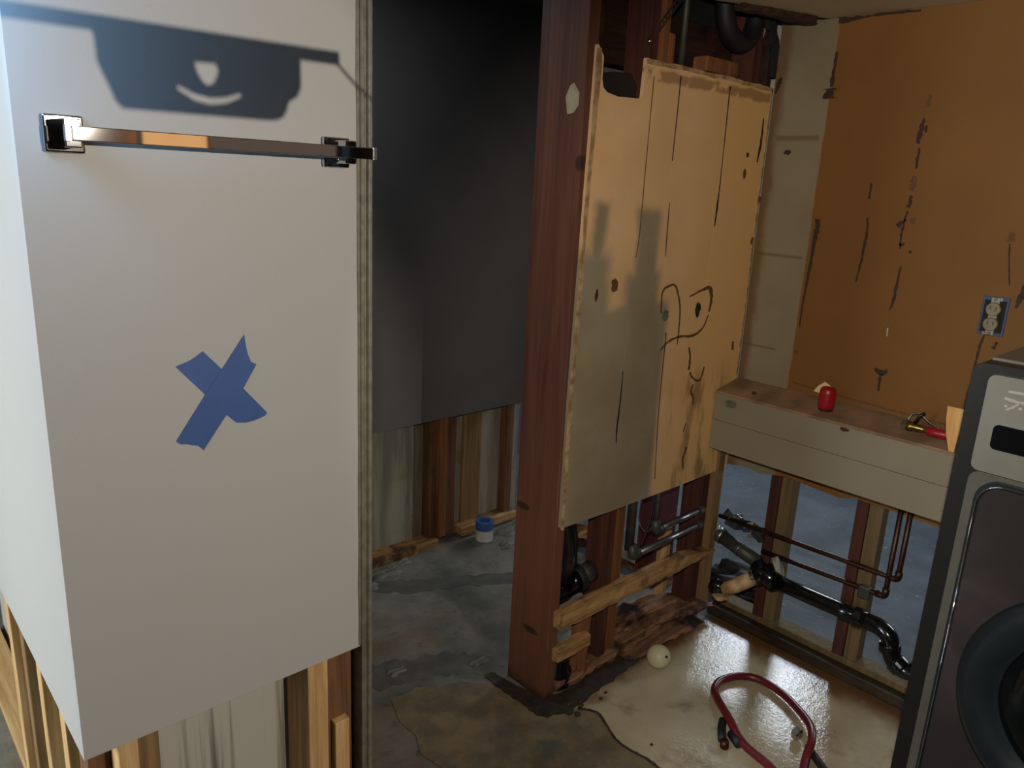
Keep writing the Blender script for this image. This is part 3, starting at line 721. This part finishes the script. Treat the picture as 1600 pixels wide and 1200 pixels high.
# ---- outlet
ou = thing('wall_outlet', 'uncovered duplex wall outlet in a blue box', 'outlet', (RW_X, .66, 1.295))
obj('box', B((RW_X - .004, RW_X + .0, .628, .694, 1.243, 1.352)), M['blue_box'], ou, bevel=.001)
obj('cavity', B((RW_X - .0055, RW_X - .0035, .634, .688, 1.252, 1.342)), M['hole_dark'], ou)
obj('yoke', B((RW_X - .010, RW_X - .006, .650, .673, 1.244, 1.351)), M['zinc_dull'], ou, bevel=.002, label='bright metal mounting strap')
for zz in (1.318, 1.276):
    f = obj('receptacle', lathe([(.019, 0), (.019, .010), (.017, .012), (.0, .0121)], (RW_X - .006, .6615, zz), (-1, 0, 0), 20), M['ivory'], ou)
    obj('slot', B((RW_X - .0188, RW_X - .0178, .6530, .6555, zz - .002, zz + .009), (RW_X - .0188, RW_X - .0178, .6675, .6700, zz - .002, zz + .009)), M['black'], f)
obj('screw', sphere((RW_X - .009, .6615, 1.346), .005, 10, 8), M['zinc_dull'], ou, smooth=True)
obj('screw', sphere((RW_X - .009, .6615, 1.249), .005, 10, 8), M['zinc_dull'], ou, smooth=True)
obj('ear', B((RW_X - .008, RW_X - .005, .644, .656, 1.341, 1.351)), M['zinc_dull'], ou, bevel=.001)
obj('ear', B((RW_X - .008, RW_X - .005, .668, .680, 1.243, 1.253)), M['zinc_dull'], ou, bevel=.001)

# ---- washing machine
WX = 1.68
ws_ = thing('washing_machine', 'dark graphite front-loading washing machine on a pedestal', 'washing machine', (2.04, .132, 0))
def rrect(y0, y1, z0, z1, r, n=6):
    out = []
    for cy, cz, a0 in ((y1 - r, z1 - r, 0), (y0 + r, z1 - r, 90), (y0 + r, z0 + r, 180), (y1 - r, z0 + r, 270)):
        for k in range(n + 1):
            a = math.radians(a0 + 90 * k / n); out.append((cy + r * math.cos(a), cz + r * math.sin(a)))
    return out
obj('body', prism(rrect(-.208, .472, .30, 1.300, .022), 0, WX + .004, 2.400), M['w_body'], ws_, bevel=.02)
obj('top_lid', B((WX + .05, 2.38, -.19, .455, 1.298, 1.306)), M['w_top'], ws_, bevel=.004)
obj('pedestal', B((WX + .01, 2.39, -.205, .469, .0, .298)), M['w_body'], ws_, bevel=.008)
dw = obj('pedestal_drawer', B((WX, WX + .01, -.185, .449, .03, .285)), M['w_silver'], ws_, bevel=.004)
obj('handle', B((WX - .018, WX, -.05, .31, .235, .255)), M['w_body'], dw, bevel=.004)
obj('front_frame', prism(rrect(-.172, .436, .315, 1.087, .02), 0, WX - .012, WX + .006), M['w_frame'], ws_, bevel=.006)
cp = obj('control_panel', prism(rrect(-.172, .436, 1.089, 1.284, .014), 0, WX - .014, WX + .006), M['w_silver'], ws_, bevel=.006)
dp = obj('display_window', prism(rrect(.12, .410, 1.139, 1.189, .010), 0, WX - .0155, WX - .013), M['w_screen'], cp)
obj('display_trim', B((WX - .0165, WX - .0145, .13, .400, 1.186, 1.1895)), M['chrome'], cp)
kn = obj('cycle_knob', lathe([(.045, 0), (.045, .02), (.038, .03), (0, .031)], (WX - .014, .02, 1.185), (-1, 0, 0), 32), M['w_silver'], cp)
# raised emblem on the control panel
em = [(.410, .330, 1.2565, 1.2625)]
bm = B((WX - .0165, WX - .0135, .30, .398, 1.2550, 1.2600))
prism([(.402, 1.246), (.402, 1.240), (.372, 1.2365), (.350, 1.243), (.350, 1.248), (.374, 1.2425)], 0, WX - .0165, WX - .0135, bm)
prism([(.372, 1.240), (.367, 1.237), (.345, 1.222), (.351, 1.222)], 0, WX - .0165, WX - .0135, bm)
prism([(.378, 1.238), (.372, 1.238), (.392, 1.221), (.398, 1.221)], 0, WX - .0165, WX - .0135, bm)
obj('emblem', bm, M['emblem'], cp, label='raised silver emblem')
bm = bmesh.new()
for k in range(6): prism(rrect(.394 - k * .012, .400 - k * .012, 1.226, 1.231, .0015, 2), 0, WX - .0160, WX - .0135, bm)
obj('emblem_dots', bm, M['emblem'], cp)
gp = obj('glossy_panel', prism(rrect(-.150, .418, .335, 1.078, .045), 0, WX - .017, WX - .010), M['w_ring'], ws_, bevel=.003)
obj('door_panel', prism(rrect(-.138, .406, .345, 1.066, .040), 0, WX - .024, WX - .016), M['w_gloss'], ws_, bevel=.005, label='glossy dark door surround')
loop = [Vector((WX - .0225, a, b)) for a, b in rrect(-.142, .410, .341, 1.070, .043)]
obj('chrome_line', tube(loop + [loop[0]], .0022, 8), M['chrome'], ws_, smooth=True)
dc = (WX - .022, .125, .675)
dr_ = obj('door', lathe([(.250, 0), (.252, .010), (.246, .026), (.228, .036), (.200, .034), (.185, .022), (.170, .012), (.0, .008)], dc, (-1, 0, 0), 56), M['w_ring'], ws_, smooth=True, label='round dark porthole door')
obj('door_glass', lathe([(.176, .012), (.168, .022), (.12, .030), (.0, .034)], dc, (-1, 0, 0), 48), M['w_glass'], dr_, smooth=True)
obj('door_handle', B((WX - .066, WX - .050, -.118, -.090, .61, .74)), M['w_silver'], dr_, bevel=.006)

# ---- red hose on the floor
hz = .018
path = [(1.80, .72), (1.842, .822), (1.861, .919), (1.902, .993), (1.972, 1.082), (2.018, 1.12), (2.082, 1.132), (2.149, 1.105), (2.183, 1.053), (2.172, .967), (2.129, .882), (2.07, .817), (2.012, .783), (1.944, .764), (1.88, .74)]
hgt = [hz, hz, hz + .004, hz + .02, hz + .012, hz + .004, hz, hz, hz, hz + .004, hz + .008, hz + .022, hz + .024, hz + .008, hz]
hs = thing('red_hose', 'red rubber washer hose coiled in a loop on the wet floor', 'hose', (2.0, .95, .004))
obj('hose', tube(catmull([(p[0], p[1], h) for p, h in zip(path, hgt)], 8), .0125, 14), M['red_hose'], hs, smooth=True)
obj('coupling', tube(bend([(1.905, 1.015, .020), (1.870, .998, .018), (1.830, .968, .016)], .02), [.013] * 8, 14), M['rubber'], hs, smooth=True, label='black rubber hose end')
obj('coupling_ring', tube([(1.832, .962, .016), (1.812, .950, .016)], .013, 14), M['copper'], hs, smooth=True, label='copper coloured end ring')
obj('coupling_sleeve', tube([(1.875, .965, .020), (1.853, .925, .019)], .016, 14), M['rubber'], hs, smooth=True)
nt = obj('coupling_nut', lathe([(.014, 0), (.019, .003), (.019, .020), (.013, .024)], (2.028, .846, .024), (-.2, -1, 0), 6), M['zinc'], hs, label='bright steel hose nut')
bh = obj('black_hose', tube(catmull([(2.012, .790, .014), (1.990, .765, .016), (1.963, .723, .016), (1.90, .64, .016), (1.82, .56, .016)], 6), .0115, 14), M['rubber'], None, smooth=True)
tag(bh, 'black rubber hose running from under the red loop', 'hose')

# ---- ball
bl = thing('pale_ball', 'small pale greenish-white ball lying on the wet floor', 'ball', (1.985, 1.325, .004))
obj('shell', sphere((1.985, 1.325, .045), .041, 32, 20), M['ball'], bl, smooth=True)
obj('dimple', sphere((1.9765, 1.289, .066), .0048, 10, 8), M['glue'], bl, smooth=True)

# ---- plumbing in the right wall
def pipe(name, label, mat, pts, r, rad=.03, cat='pipe', group=None, parent=None):
    o = obj(name, tube(bend(pts, rad), r, 14), M[mat], parent, smooth=True)
    if parent is None: tag(o, label, cat, group)
    return o
p1 = thing('copper_pipe', 'upper copper supply pipe across the open studs, turning up under the ledge', 'pipe', (2.445, 1.0, .40))
obj('run', tube(bend([(2.443, 1.43, .408), (2.443, 1.10, .418), (2.443, .772, .428), (2.443, .772, .711)], .014), .0085, 14), M['copper'], p1, smooth=True)
obj('elbow', tube(bend([(2.443, .800, .427), (2.443, .772, .428), (2.443, .772, .458)], .016), .0115, 14), M['copper'], p1, smooth=True)
p2 = thing('copper_pipe', 'lower copper supply pipe across the open studs, turning up under the ledge', 'pipe', (2.44, 1.0, .34))
obj('run', tube(bend([(2.441, 1.24, .338), (2.441, 1.05, .346), (2.441, .800, .356), (2.441, .800, .711)], .014), .0085, 14), M['copper'], p2, smooth=True)
obj('elbow', tube(bend([(2.441, .828, .355), (2.441, .800, .356), (2.441, .800, .386)], .016), .0115, 14), M['copper'], p2, smooth=True)
obj('valve_body', B((2.432, 2.452, .845, .885, .320, .365)), M['castiron'], p2, bevel=.006)

dn = thing('drain_pipe', 'glossy black plastic drain pipe with a trap bend below the ledge', 'pipe', (2.36, .95, .30))
obj('run', tube(bend([(2.37, 1.165, .285), (2.345, .95, .298), (2.335, .790, .306)], .05), .026, 20), M['abs'], dn, smooth=True)
obj('trap', tube(catmull([(2.336, .805, .305), (2.330, .760, .306), (2.326, .728, .290), (2.325, .718, .256), (2.326, .703, .222), (2.328, .672, .204), (2.330, .640, .215), (2.332, .615, .25), (2.335, .60, .32)], 6), .0265, 20), M['abs'], dn, smooth=True)
for c, d in (((2.3400, .845, .303), (-.05, -1, .05)), ((2.325, .722, .272), (0, -.15, -1)), ((2.326, .700, .220), (0, -1, -.6))):
    obj('collar', lathe([(.0305, 0), (.032, .004), (.032, .024), (.0305, .028)], c, d, 24), M['abs'], dn)
obj('tee', tube([(2.395, 1.225, .292), (2.355, 1.130, .288)], .034, 20), M['abs'], dn, smooth=True)
obj('collar', lathe([(.030, 0), (.034, .003), (.034, .022), (.030, .025)], (2.368, 1.190, .288), (-.25, .55, -.40), 24), M['abs'], dn)
cpn = thing('cleanout_ring', 'grey ring fitting on top of the black drain tee', 'fitting', (2.42, 1.17, .31))
obj('ring', lathe([(.028, 0), (.036, .002), (.036, .018), (.028, .020)], (2.402, 1.160, .318), (.30, -.55, .35), 28), M['white_ring'], cpn)
obj('plug', lathe([(.022, 0), (.024, .012), (.016, .014), (0, .0145)], (2.392, 1.172, .305), (-.4, .3, .5), 20), M['abs'], cpn)
# stained stub, broken open at its end
st = thing('broken_pipe_stub', 'stained beige broken pipe elbow jutting out in front of the corner stud', 'pipe', (2.33, 1.25, .22))
A0 = Vector((2.352, 1.212, .272)); A1 = Vector((2.322, 1.262, .226)); A2 = Vector((2.300, 1.298, .205))
obj('stub', tube([A0, A0.lerp(A1, .5), A1, A2], [.026, .027, .026, .024], 20), M['pvc'], st, smooth=True)
obj('clamp', lathe([(.0285, 0), (.0295, .002), (.0295, .012), (.0285, .014)], A0 + Vector((.004, -.006, .006)), (A1 - A0), 24), M['zinc'], st, label='bright hose clamp')
obj('coupler', tube([A0 + Vector((.026, -.04, .034)), A0 + Vector((.002, -.004, .003))], .029, 20), M['abs'], st, smooth=True)
obj('dark_end', tube([A2 + Vector((.012, -.016, .006)), A2 + Vector((-.002, .022, .004)), A2 + Vector((.0, .040, .010))], [.022, .0255, .0265], 20), M['abs'], st, smooth=True)
obj('shard', streak([(1.325, .178), (1.295, .172), (1.265, .190)], [.006, .018, .010], 0, 2.282, 2.292, 60), M['pvc'], st)

gi = thing('grey_pipe', 'thick grey pipe running along the open wall to the corner', 'pipe', (2.47, 1.3, .33))
obj('run', tube([(2.435, 1.412, .335), (2.415, 1.235, .302)], .026, 18), M['castiron'], gi, smooth=True)
obj('collar', lathe([(.029, 0), (.031, .004), (.031, .02), (.029, .024)], (2.436, 1.420, .337), (-.11, -.98, -.18), 22), M['steel'], gi)
obj('band', lathe([(.027, 0), (.0275, .001), (.0275, .006), (.027, .007)], (2.424, 1.32, .318), (-.11, -.98, -.18), 22), M['steel'], gi)
sl = thing('plumbing_scrap', 'crumpled dark metal flashing behind the corner stud', 'scrap', (2.44, 1.36, .39))
bm = bmesh.new(); rnd = random.Random(5); gv = []
for i in range(9):
    gv.append([bm.verts.new((2.452 + rnd.uniform(-.012, .02), 1.415 - i * .022, .372 + j * .016 + rnd.uniform(-.006, .006) - i * .002)) for j in range(5)])
for i in range(8):
    for j in range(4): bm.faces.new((gv[i][j], gv[i + 1][j], gv[i + 1][j + 1], gv[i][j + 1]))
bmesh.ops.solidify(bm, geom=bm.faces[:], thickness=.003)
obj('sheet', bm, M['steel'], sl)
obj('wire_tie', tube(catmull([(2.44, 1.395, .405), (2.432, 1.375, .425), (2.436, 1.355, .440), (2.44, 1.335, .432)], 5), .003, 8), M['zinc'], sl, smooth=True)
obj('wire_tie', tube(catmull([(2.44, 1.42, .38), (2.428, 1.417, .355), (2.430, 1.402, .325), (2.436, 1.385, .318)], 5), .003, 8), M['zinc'], sl, smooth=True)
dt = thing('dark_rag', 'dark rag heap on the floor behind the corner stud', 'rag', (2.62, 1.36, 0))
bm = bmesh.new(); bmesh.ops.create_icosphere(bm, subdivisions=4, radius=1)
for v in bm.verts:
    n = 1 + .22 * math.sin(v.co.x * 7 + v.co.y * 5) + .18 * math.sin(v.co.z * 9 + v.co.x * 4)
    v.co = Vector((2.66 + v.co.x * .10 * n, 1.42 + v.co.y * .13 * n, max(-.003, .05 + v.co.z * .07 * n)))
obj('heap', bm, M['rubber'], dt, smooth=True)

# ---- plumbing inside the back wall
for z_, nm, x0 in ((.452, 'upper galvanised pipe inside the back wall, under the tan panel', 2.09), (.392, 'lower galvanised pipe inside the back wall, under the tan panel', 1.97)):
    g_ = thing('galvanised_pipe', nm, 'pipe', (2.2, 1.46, z_), 'galvanised pipes under the panel')
    del g_['group']
    obj('run', tube([(x0, 1.455, z_ - .01), (2.345, 1.449, z_)], .0125, 14), M['steel'], g_, smooth=True)
    obj('elbow', tube(bend([(x0 + .02, 1.455, z_ - .01), (x0 - .014, 1.455, z_ - .012), (x0 - .016, 1.458, z_ + .03)], .012), .0165, 14), M['castiron'], g_, smooth=True)
    obj('union', lathe([(.013, 0), (.0185, .002), (.0185, .022), (.013, .024)], (2.325, 1.4495, z_), (1, 0, 0), 8), M['castiron'], g_)
vp = pipe('grey_riser_pipe', 'thin pale riser pipe rising behind the panel above the pipe elbow', 'steel', [(2.074, 1.458, .46), (2.072, 1.46, .95)], .011)
vp2 = pipe('grey_riser_pipe', 'grey riser pipe next to the orange stud under the panel', 'castiron', [(1.952, 1.470, .40), (1.950, 1.47, .95)], .016)
ah = thing('black_waste_pipe', 'black waste pipe with a ribbed collar beside the reddish post', 'pipe', (1.72, 1.50, .36))
obj('run', tube([(1.60, 1.52, .325), (1.745, 1.505, .350)], .044, 22), M['abs'], ah, smooth=True)
obj('collar', lathe([(.046, 0), (.050, .004), (.050, .022), (.046, .026)], (1.725, 1.507, .347), (.98, -.1, .17), 26), M['rubber'], ah)
obj('spigot', tube([(1.745, 1.505, .350), (1.800, 1.499, .360)], .034, 22), M['castiron'], ah, smooth=True)
obj('branch', tube(bend([(1.67, 1.515, .34), (1.67, 1.515, .52), (1.64, 1.52, .62), (1.64, 1.52, 1.2)], .06), .046, 22), M['abs'], ah, smooth=True)
lo = thing('black_floor_pipe', 'black pipe stub low beside the foot of the post', 'pipe', (1.67, 1.49, 0))
obj('riser', lathe([(.055, 0), (.058, .01), (.058, .05), (.048, .056), (.048, .115), (.042, .118), (.042, .06)], (1.650, 1.50, .0), (.0, 0, 1), 26), M['abs'], lo, smooth=True)
obj('rim', lathe([(.046, 0), (.051, .004), (.051, .018), (.046, .022)], (1.650, 1.50, .098), (0, 0, 1), 26), M['rubber'], lo)
sc_ = rough_board((1.72, 1.595, .490), (1.86, 1.575, .455), .05, .03, n=6, jit=.004, seed=8)
tag(obj('wood_offcut', sc_, M['rail_tan']), 'pale wood offcut wedged behind the post under the panel', 'wood scrap')
rg = prism([(1.60, .21), (1.66, .26), (1.74, .285), (1.78, .34), (1.775, .24), (1.70, .205), (1.66, .19)], 1, 1.555, 1.562)
tag(obj('grey_cloth', rg, M['cloth']), 'pale grey rag hanging behind the blocking board', 'rag')
rg = prism([(1.63, .05), (1.665, .05), (1.67, .12), (1.668, .19), (1.635, .19), (1.64, .12)], 1, 1.556, 1.562)
tag(obj('pale_strip', rg, M['cloth']), 'narrow pale strip between the two blocking boards', 'strip')
for k, pts in enumerate(([(2.00, 1.47, .60), (1.985, 1.462, .50), (2.03, 1.458, .448), (2.08, 1.46, .47)], [(2.055, 1.462, .60), (2.03, 1.45, .50), (1.995, 1.452, .405)])):
    tag(obj('wire', tube(catmull(pts, 6), (.0025, .004)[k], 8), M[('zinc', 'black')[k]], smooth=True), ('thin bright wire curling above the galvanised pipes', 'black cable hanging across the galvanised pipes')[k], 'wire')

# ---- open cavity above the panel
sps = thing('perforated_strap', 'perforated steel hanger strap in the opening above the panel', 'strap', (1.80, 1.455, 2.0))
a, b = Vector((1.795, 1.448, 1.985)), Vector((1.955, 1.452, 2.150))
d = (b - a).normalized(); s = d.cross(Vector((0, 1, 0))).normalized()
bm = bmesh.new(); n = 13; W2 = .010
def quad(p, q, r_, t_):
    bm.faces.new([bm.verts.new(v) for v in (p, q, r_, t_)])
L_ = (b - a).length
for i in range(n):
    c0 = a + d * (L_ * i / n); c1 = a + d * (L_ * (i + 1) / n); h0 = c0.lerp(c1, .25); h1 = c0.lerp(c1, .75)
    quad(c0 - s * W2, c1 - s * W2, c1 - s * W2 * .4, c0 - s * W2 * .4); quad(c0 + s * W2 * .4, c1 + s * W2 * .4, c1 + s * W2, c0 + s * W2)
    quad(c0 - s * W2 * .4, h0 - s * W2 * .4, h0 + s * W2 * .4, c0 + s * W2 * .4); quad(h1 - s * W2 * .4, c1 - s * W2 * .4, c1 + s * W2 * .4, h1 + s * W2 * .4)
bmesh.ops.solidify(bm, geom=bm.faces[:], thickness=.0015)
obj('band', bm, M['steel'], sps)
obj('screw', sphere((1.800, 1.447, 1.990), .006, 10, 8), M['zinc'], sps, smooth=True)
pipe('cavity_pipe', 'thin grey pipe standing in the opening above the panel', 'castiron', [(1.955, 1.450, 1.90), (1.962, 1.452, 2.40)], .0095)
tag(obj('black_duct_hose', tube(catmull([(2.17, 1.47, 2.40), (2.17, 1.47, 2.19), (2.20, 1.47, 2.09), (2.27, 1.47, 2.055), (2.33, 1.47, 2.08), (2.355, 1.47, 2.16), (2.36, 1.47, 2.38)], 8), .030, 20), M['rubber'], smooth=True), 'black looped hose hanging in the opening above the panel', 'hose')
tag(obj('black_bracket', prism([(1.603, 1.845), (1.625, 1.838), (1.76, 1.838), (1.768, 1.87), (1.74, 1.90), (1.66, 1.895), (1.615, 1.885)], 1, 1.452, 1.459), M['rubber']), 'black sheet scrap filling the notch in the tan panel', 'scrap')
tag(obj('white_clip', streak([(2.375, 2.078), (2.383, 2.100), (2.392, 2.112)], [.006, .010, .006], 1, 1.452, 1.456, 6), M['plaster']), 'small white clip in the dark opening above the panel', 'clip')
tag(obj('hanging_insulation', streak([(2.30, 2.19), (2.38, 2.14), (2.43, 2.06), (2.44, 1.97)], [.03, .05, .04, .015], 1, 1.428, 1.440, 8, .5), M['hole_dark']), 'dark torn paper hanging at the ceiling corner above the panel', 'debris')
bm = rough_board((2.12, 1.385, 2.126), (2.40, 1.298, 2.122), .035, .022, n=12, jit=.006, seed=9)
tag(obj('torn_ceiling_strip', bm, M['glue']), 'dark torn strip along the broken ceiling edge', 'debris')

# ---- blue tape cross
TY = (PY - .0009, PY + .0002)
tx = thing('tape_cross', 'X of blue painter tape on the pale partition', 'tape', (.50, PY, 1.22))
obj('tape_strip', prism([(.430, 1.277), (.452, 1.284), (.462, 1.289), (.476, 1.298), (.507, 1.263), (.542, 1.225), (.586, 1.171), (.582, 1.166), (.576, 1.164), (.559, 1.160), (.545, 1.159), (.528, 1.162), (.511, 1.180), (.476, 1.222)], 1, *TY), M['blue_tape'], tx)
obj('tape_strip', prism([(.549, 1.320), (.551, 1.300), (.554, 1.284), (.559, 1.270), (.569, 1.264), (.543, 1.223), (.511, 1.180), (.468, 1.123), (.466, 1.126), (.459, 1.133), (.451, 1.135), (.442, 1.139), (.430, 1.141), (.423, 1.148), (.476, 1.222), (.507, 1.263)], 1, TY[0] - .0008, TY[0] - .0001), M['blue_tape'], tx)

# ---- towel bar
tb = thing('towel_bar', 'square chrome towel bar with bracket ends on the pale partition', 'towel bar', (.52, PY, 1.64))
obj('bar', B((.292, .768, 1.214, 1.224, 1.6255, 1.6450)), M['chrome'], tb, bevel=.0012)
for xc in (.296, .730):
    bk = obj('bracket', B((xc - .011, xc + .011, 1.224, 1.277, 1.616, 1.655)), M['chrome'], tb, bevel=.002)
    obj('flange', B((xc - .026, xc + .026, 1.272, PY, 1.609, 1.661)), M['chrome'], bk, bevel=.003)
obj('end_cap', B((.768, .776, 1.2125, 1.2255, 1.624, 1.6465)), M['zinc'], tb, bevel=.001)
obj('end_cap', B((.284, .292, 1.2125, 1.2255, 1.624, 1.6465)), M['zinc'], tb, bevel=.001)

# ---- hall floor odds and ends
rl = thing('tape_roll', 'small roll of blue tape by the far hall wall', 'tape roll', (2.14, 2.45, 0))
obj('roll', lathe([(.026, 0), (.042, .001), (.042, .040), (.026, .041), (.026, .0)], (2.142, 2.44, .052), (0, 0, 1), 24), M['blue_tape'], rl)
obj('core', lathe([(.040, 0), (.040, .052), (.02, .052)], (2.142, 2.44, 0), (0, 0, 1), 20), M['offwhite'], rl)
rub = [((1.60, 2.43), .06), ((1.72, 2.47), .035), ((2.32, 2.42), .08), ((2.18, 2.32), .045), ((1.50, 2.38), .04), ((1.27, 1.86), .03), ((1.52, 1.73), .03)]
for k, ((x_, y_), r_) in enumerate(rub):
    bm = bmesh.new(); bmesh.ops.create_icosphere(bm, subdivisions=3, radius=1); rnd = random.Random(k)
    ph = [rnd.uniform(0, 6) for _ in range(3)]
    for v in bm.verts:
        q = 1 + .25 * math.sin(v.co.x * 4 + ph[0]) + .2 * math.sin(v.co.y * 5 + ph[1])
        v.co = Vector((x_ + v.co.x * r_ * q, y_ + v.co.y * r_ * .6 * q, max(0, v.co.z * r_ * .35 * q)))
    lab = ['grey rubble lump at the foot of the far hall wall', 'small dark rubble lump below the hall stud', 'large pale rubble heap beside the blue tape roll', 'grey rubble lump in front of the blue tape roll',
           'rubble lump at the left end of the hall plate', 'small pale lump on the hall slab near the doorway', 'small grey lump on the slab beside the post'][k]
    tag(obj('rubble_lump', bm, M['concrete']), lab, 'rubble', 'rubble on the hall floor')
cr = [((1.625, 1.352), .010), ((1.700, 1.335), .008), ((1.735, 1.345), .007), ((1.64, 1.365), .012), ((1.66, 1.10), .006), ((1.585, 1.33), .012), ((1.60, 1.38), .011)]
for k, ((x_, y_), r_) in enumerate(cr):
    lab = ['dark crumb at the start of the torn vinyl edge', 'dark crumb on the pale vinyl, nearer the post of two', 'dark crumb on the pale vinyl, farther from the post of two', 'dark crumb beside the floor pipe stub',
           'tiny dark crumb beside the torn vinyl edge', 'brown crumb on the torn underlay by the post', 'brown crumb at the foot of the post'][k]
    tag(obj('dirt_crumb', sphere((x_, y_, .004 + r_ * .3), r_, 10, 6, None, (1, .8, .45)), M['glue'], smooth=True), lab, 'crumb', 'crumbs near the post')

# ---- lamps out of frame
wk = thing('work_light', 'small work lamp on a tripod behind the viewpoint', 'lamp', (.80, -1.02, 0))
for a in (90, 210, 330):
    r_ = math.radians(a)
    obj('leg', tube([(.80, -1.02, .62), (.80 + .42 * math.cos(r_), -1.02 + .42 * math.sin(r_), .012)], .010, 10), M['black'], wk, smooth=True)
obj('pole', tube([(.80, -1.02, .5), (.80, -1.02, 1.73)], .014, 12), M['black'], wk, smooth=True)
obj('housing', B((.73, .87, -1.04, -.96, 1.68, 1.82)), M['black'], wk, bevel=.01)
obj('bulb', sphere((.80, -.945, 1.75), .016, 16, 10), M['bulb'], wk, smooth=True)
obj('side_arm', tube([(.80, -1.02, 1.62), (-.05, -.19, 1.66), (-.05, -.15, 1.72)], .010, 10), M['black'], wk, smooth=True)  # arm, housing and bulb of the added alcove head
obj('housing', B((-.11, .01, -.17, -.09, 1.69, 1.81)), M['black'], wk, bevel=.01)
obj('bulb', sphere((-.05, -.07, 1.75), .014, 16, 10), M['bulb'], wk, smooth=True)
# stand arm that hangs in the lamp's beam and throws its outline on the partition
T = .15
def K2(xs, zs): return (KEY.x + T * (xs - KEY.x), KEY.z + T * (zs - KEY.z))
yA = KEY.y + T * (PY - KEY.y)
sa = thing('stand_arm', 'black stand arm with a clamp head behind the viewpoint', 'stand', (.53, yA, 0))
out = [(.344, 1.79), (.349, 1.769), (.350, 1.739), (.357, 1.722), (.366, 1.702), (.370, 1.688), (.380, 1.677), (.60, 1.679), (.620, 1.680), (.634, 1.686), (.641, 1.698), (.645, 1.712), (.661, 1.722), (.668, 1.738), (.668, 1.79)]
hole1 = [(.489, 1.755), (.522, 1.757), (.526, 1.746), (.520, 1.731), (.510, 1.723), (.500, 1.728), (.492, 1.742)]
bm = bmesh.new()
poly = [bm.verts.new((K2(*p)[0], yA, K2(*p)[1])) for p in out]
ho1 = [bm.verts.new((K2(*p)[0], yA, K2(*p)[1])) for p in hole1]
sm = [(.462, 1.719), (.485, 1.709), (.511, 1.705), (.536, 1.708), (.560, 1.717), (.562, 1.712), (.538, 1.700), (.511, 1.695), (.486, 1.699), (.460, 1.713)]
ho2 = [bm.verts.new((K2(*p)[0], yA, K2(*p)[1])) for p in sm]
ed = []
for ring in (poly, ho1, ho2):
    for i in range(len(ring)): ed.append(bm.edges.new((ring[i], ring[(i + 1) % len(ring)])))
bmesh.ops.triangle_fill(bm, use_beauty=True, use_dissolve=False, edges=ed)
bmesh.ops.solidify(bm, geom=bm.faces[:], thickness=.0008)
obj('clamp_head', bm, M['black'], sa)
pa, pb = K2(.742, 1.793), K2(-1.0, 1.780)
obj('arm', tube([(pa[0], yA, pa[1]), (pb[0], yA, pb[1])], .0017, 12), M['black'], sa, smooth=True)
pts = [K2(.735, 1.787), K2(.805, 1.728), K2(.84, 1.699), K2(.90, 1.655)]
obj('cord', tube([(p[0], yA, p[1]) for p in pts], .0004, 8), M['black'], sa, smooth=True)
obj('pole', tube([(pb[0], yA, 0.0), (pb[0], yA, pb[1] + .04)], .010, 12), M['black'], sa, smooth=True)
obj('base', lathe([(.14, 0), (.14, .02), (.02, .03), (0, .031)], (pb[0], yA, 0), (0, 0, 1), 28), M['black'], sa)

# cold lamp added just out of frame, imitating lens flare on the partition
ld = thing('led_lamp', 'small cold-white hanging lamp by the partition corner', 'lamp', (.10, 1.10, 1.80))
obj('housing', B((.085, .135, 1.06, 1.16, 1.845, 1.875)), M['black'], ld, bevel=.004)
obj('led_face', B((.09, .13, 1.065, 1.155, 1.838, 1.8445)), M['led'], ld)
obj('cord', tube([(.11, 1.11, 1.875), (.11, 1.11, 2.133)], .003, 8), M['black'], ld, smooth=True)
al = bpy.data.lights.new('led_lamp_glow', 'POINT'); al.energy = 4.0; al.color = (.26, .55, 1.0); al.shadow_soft_size = .09
ao = bpy.data.objects.new('led_lamp_glow', al); COL.objects.link(ao); ao.location = (.09, 1.15, 1.80)
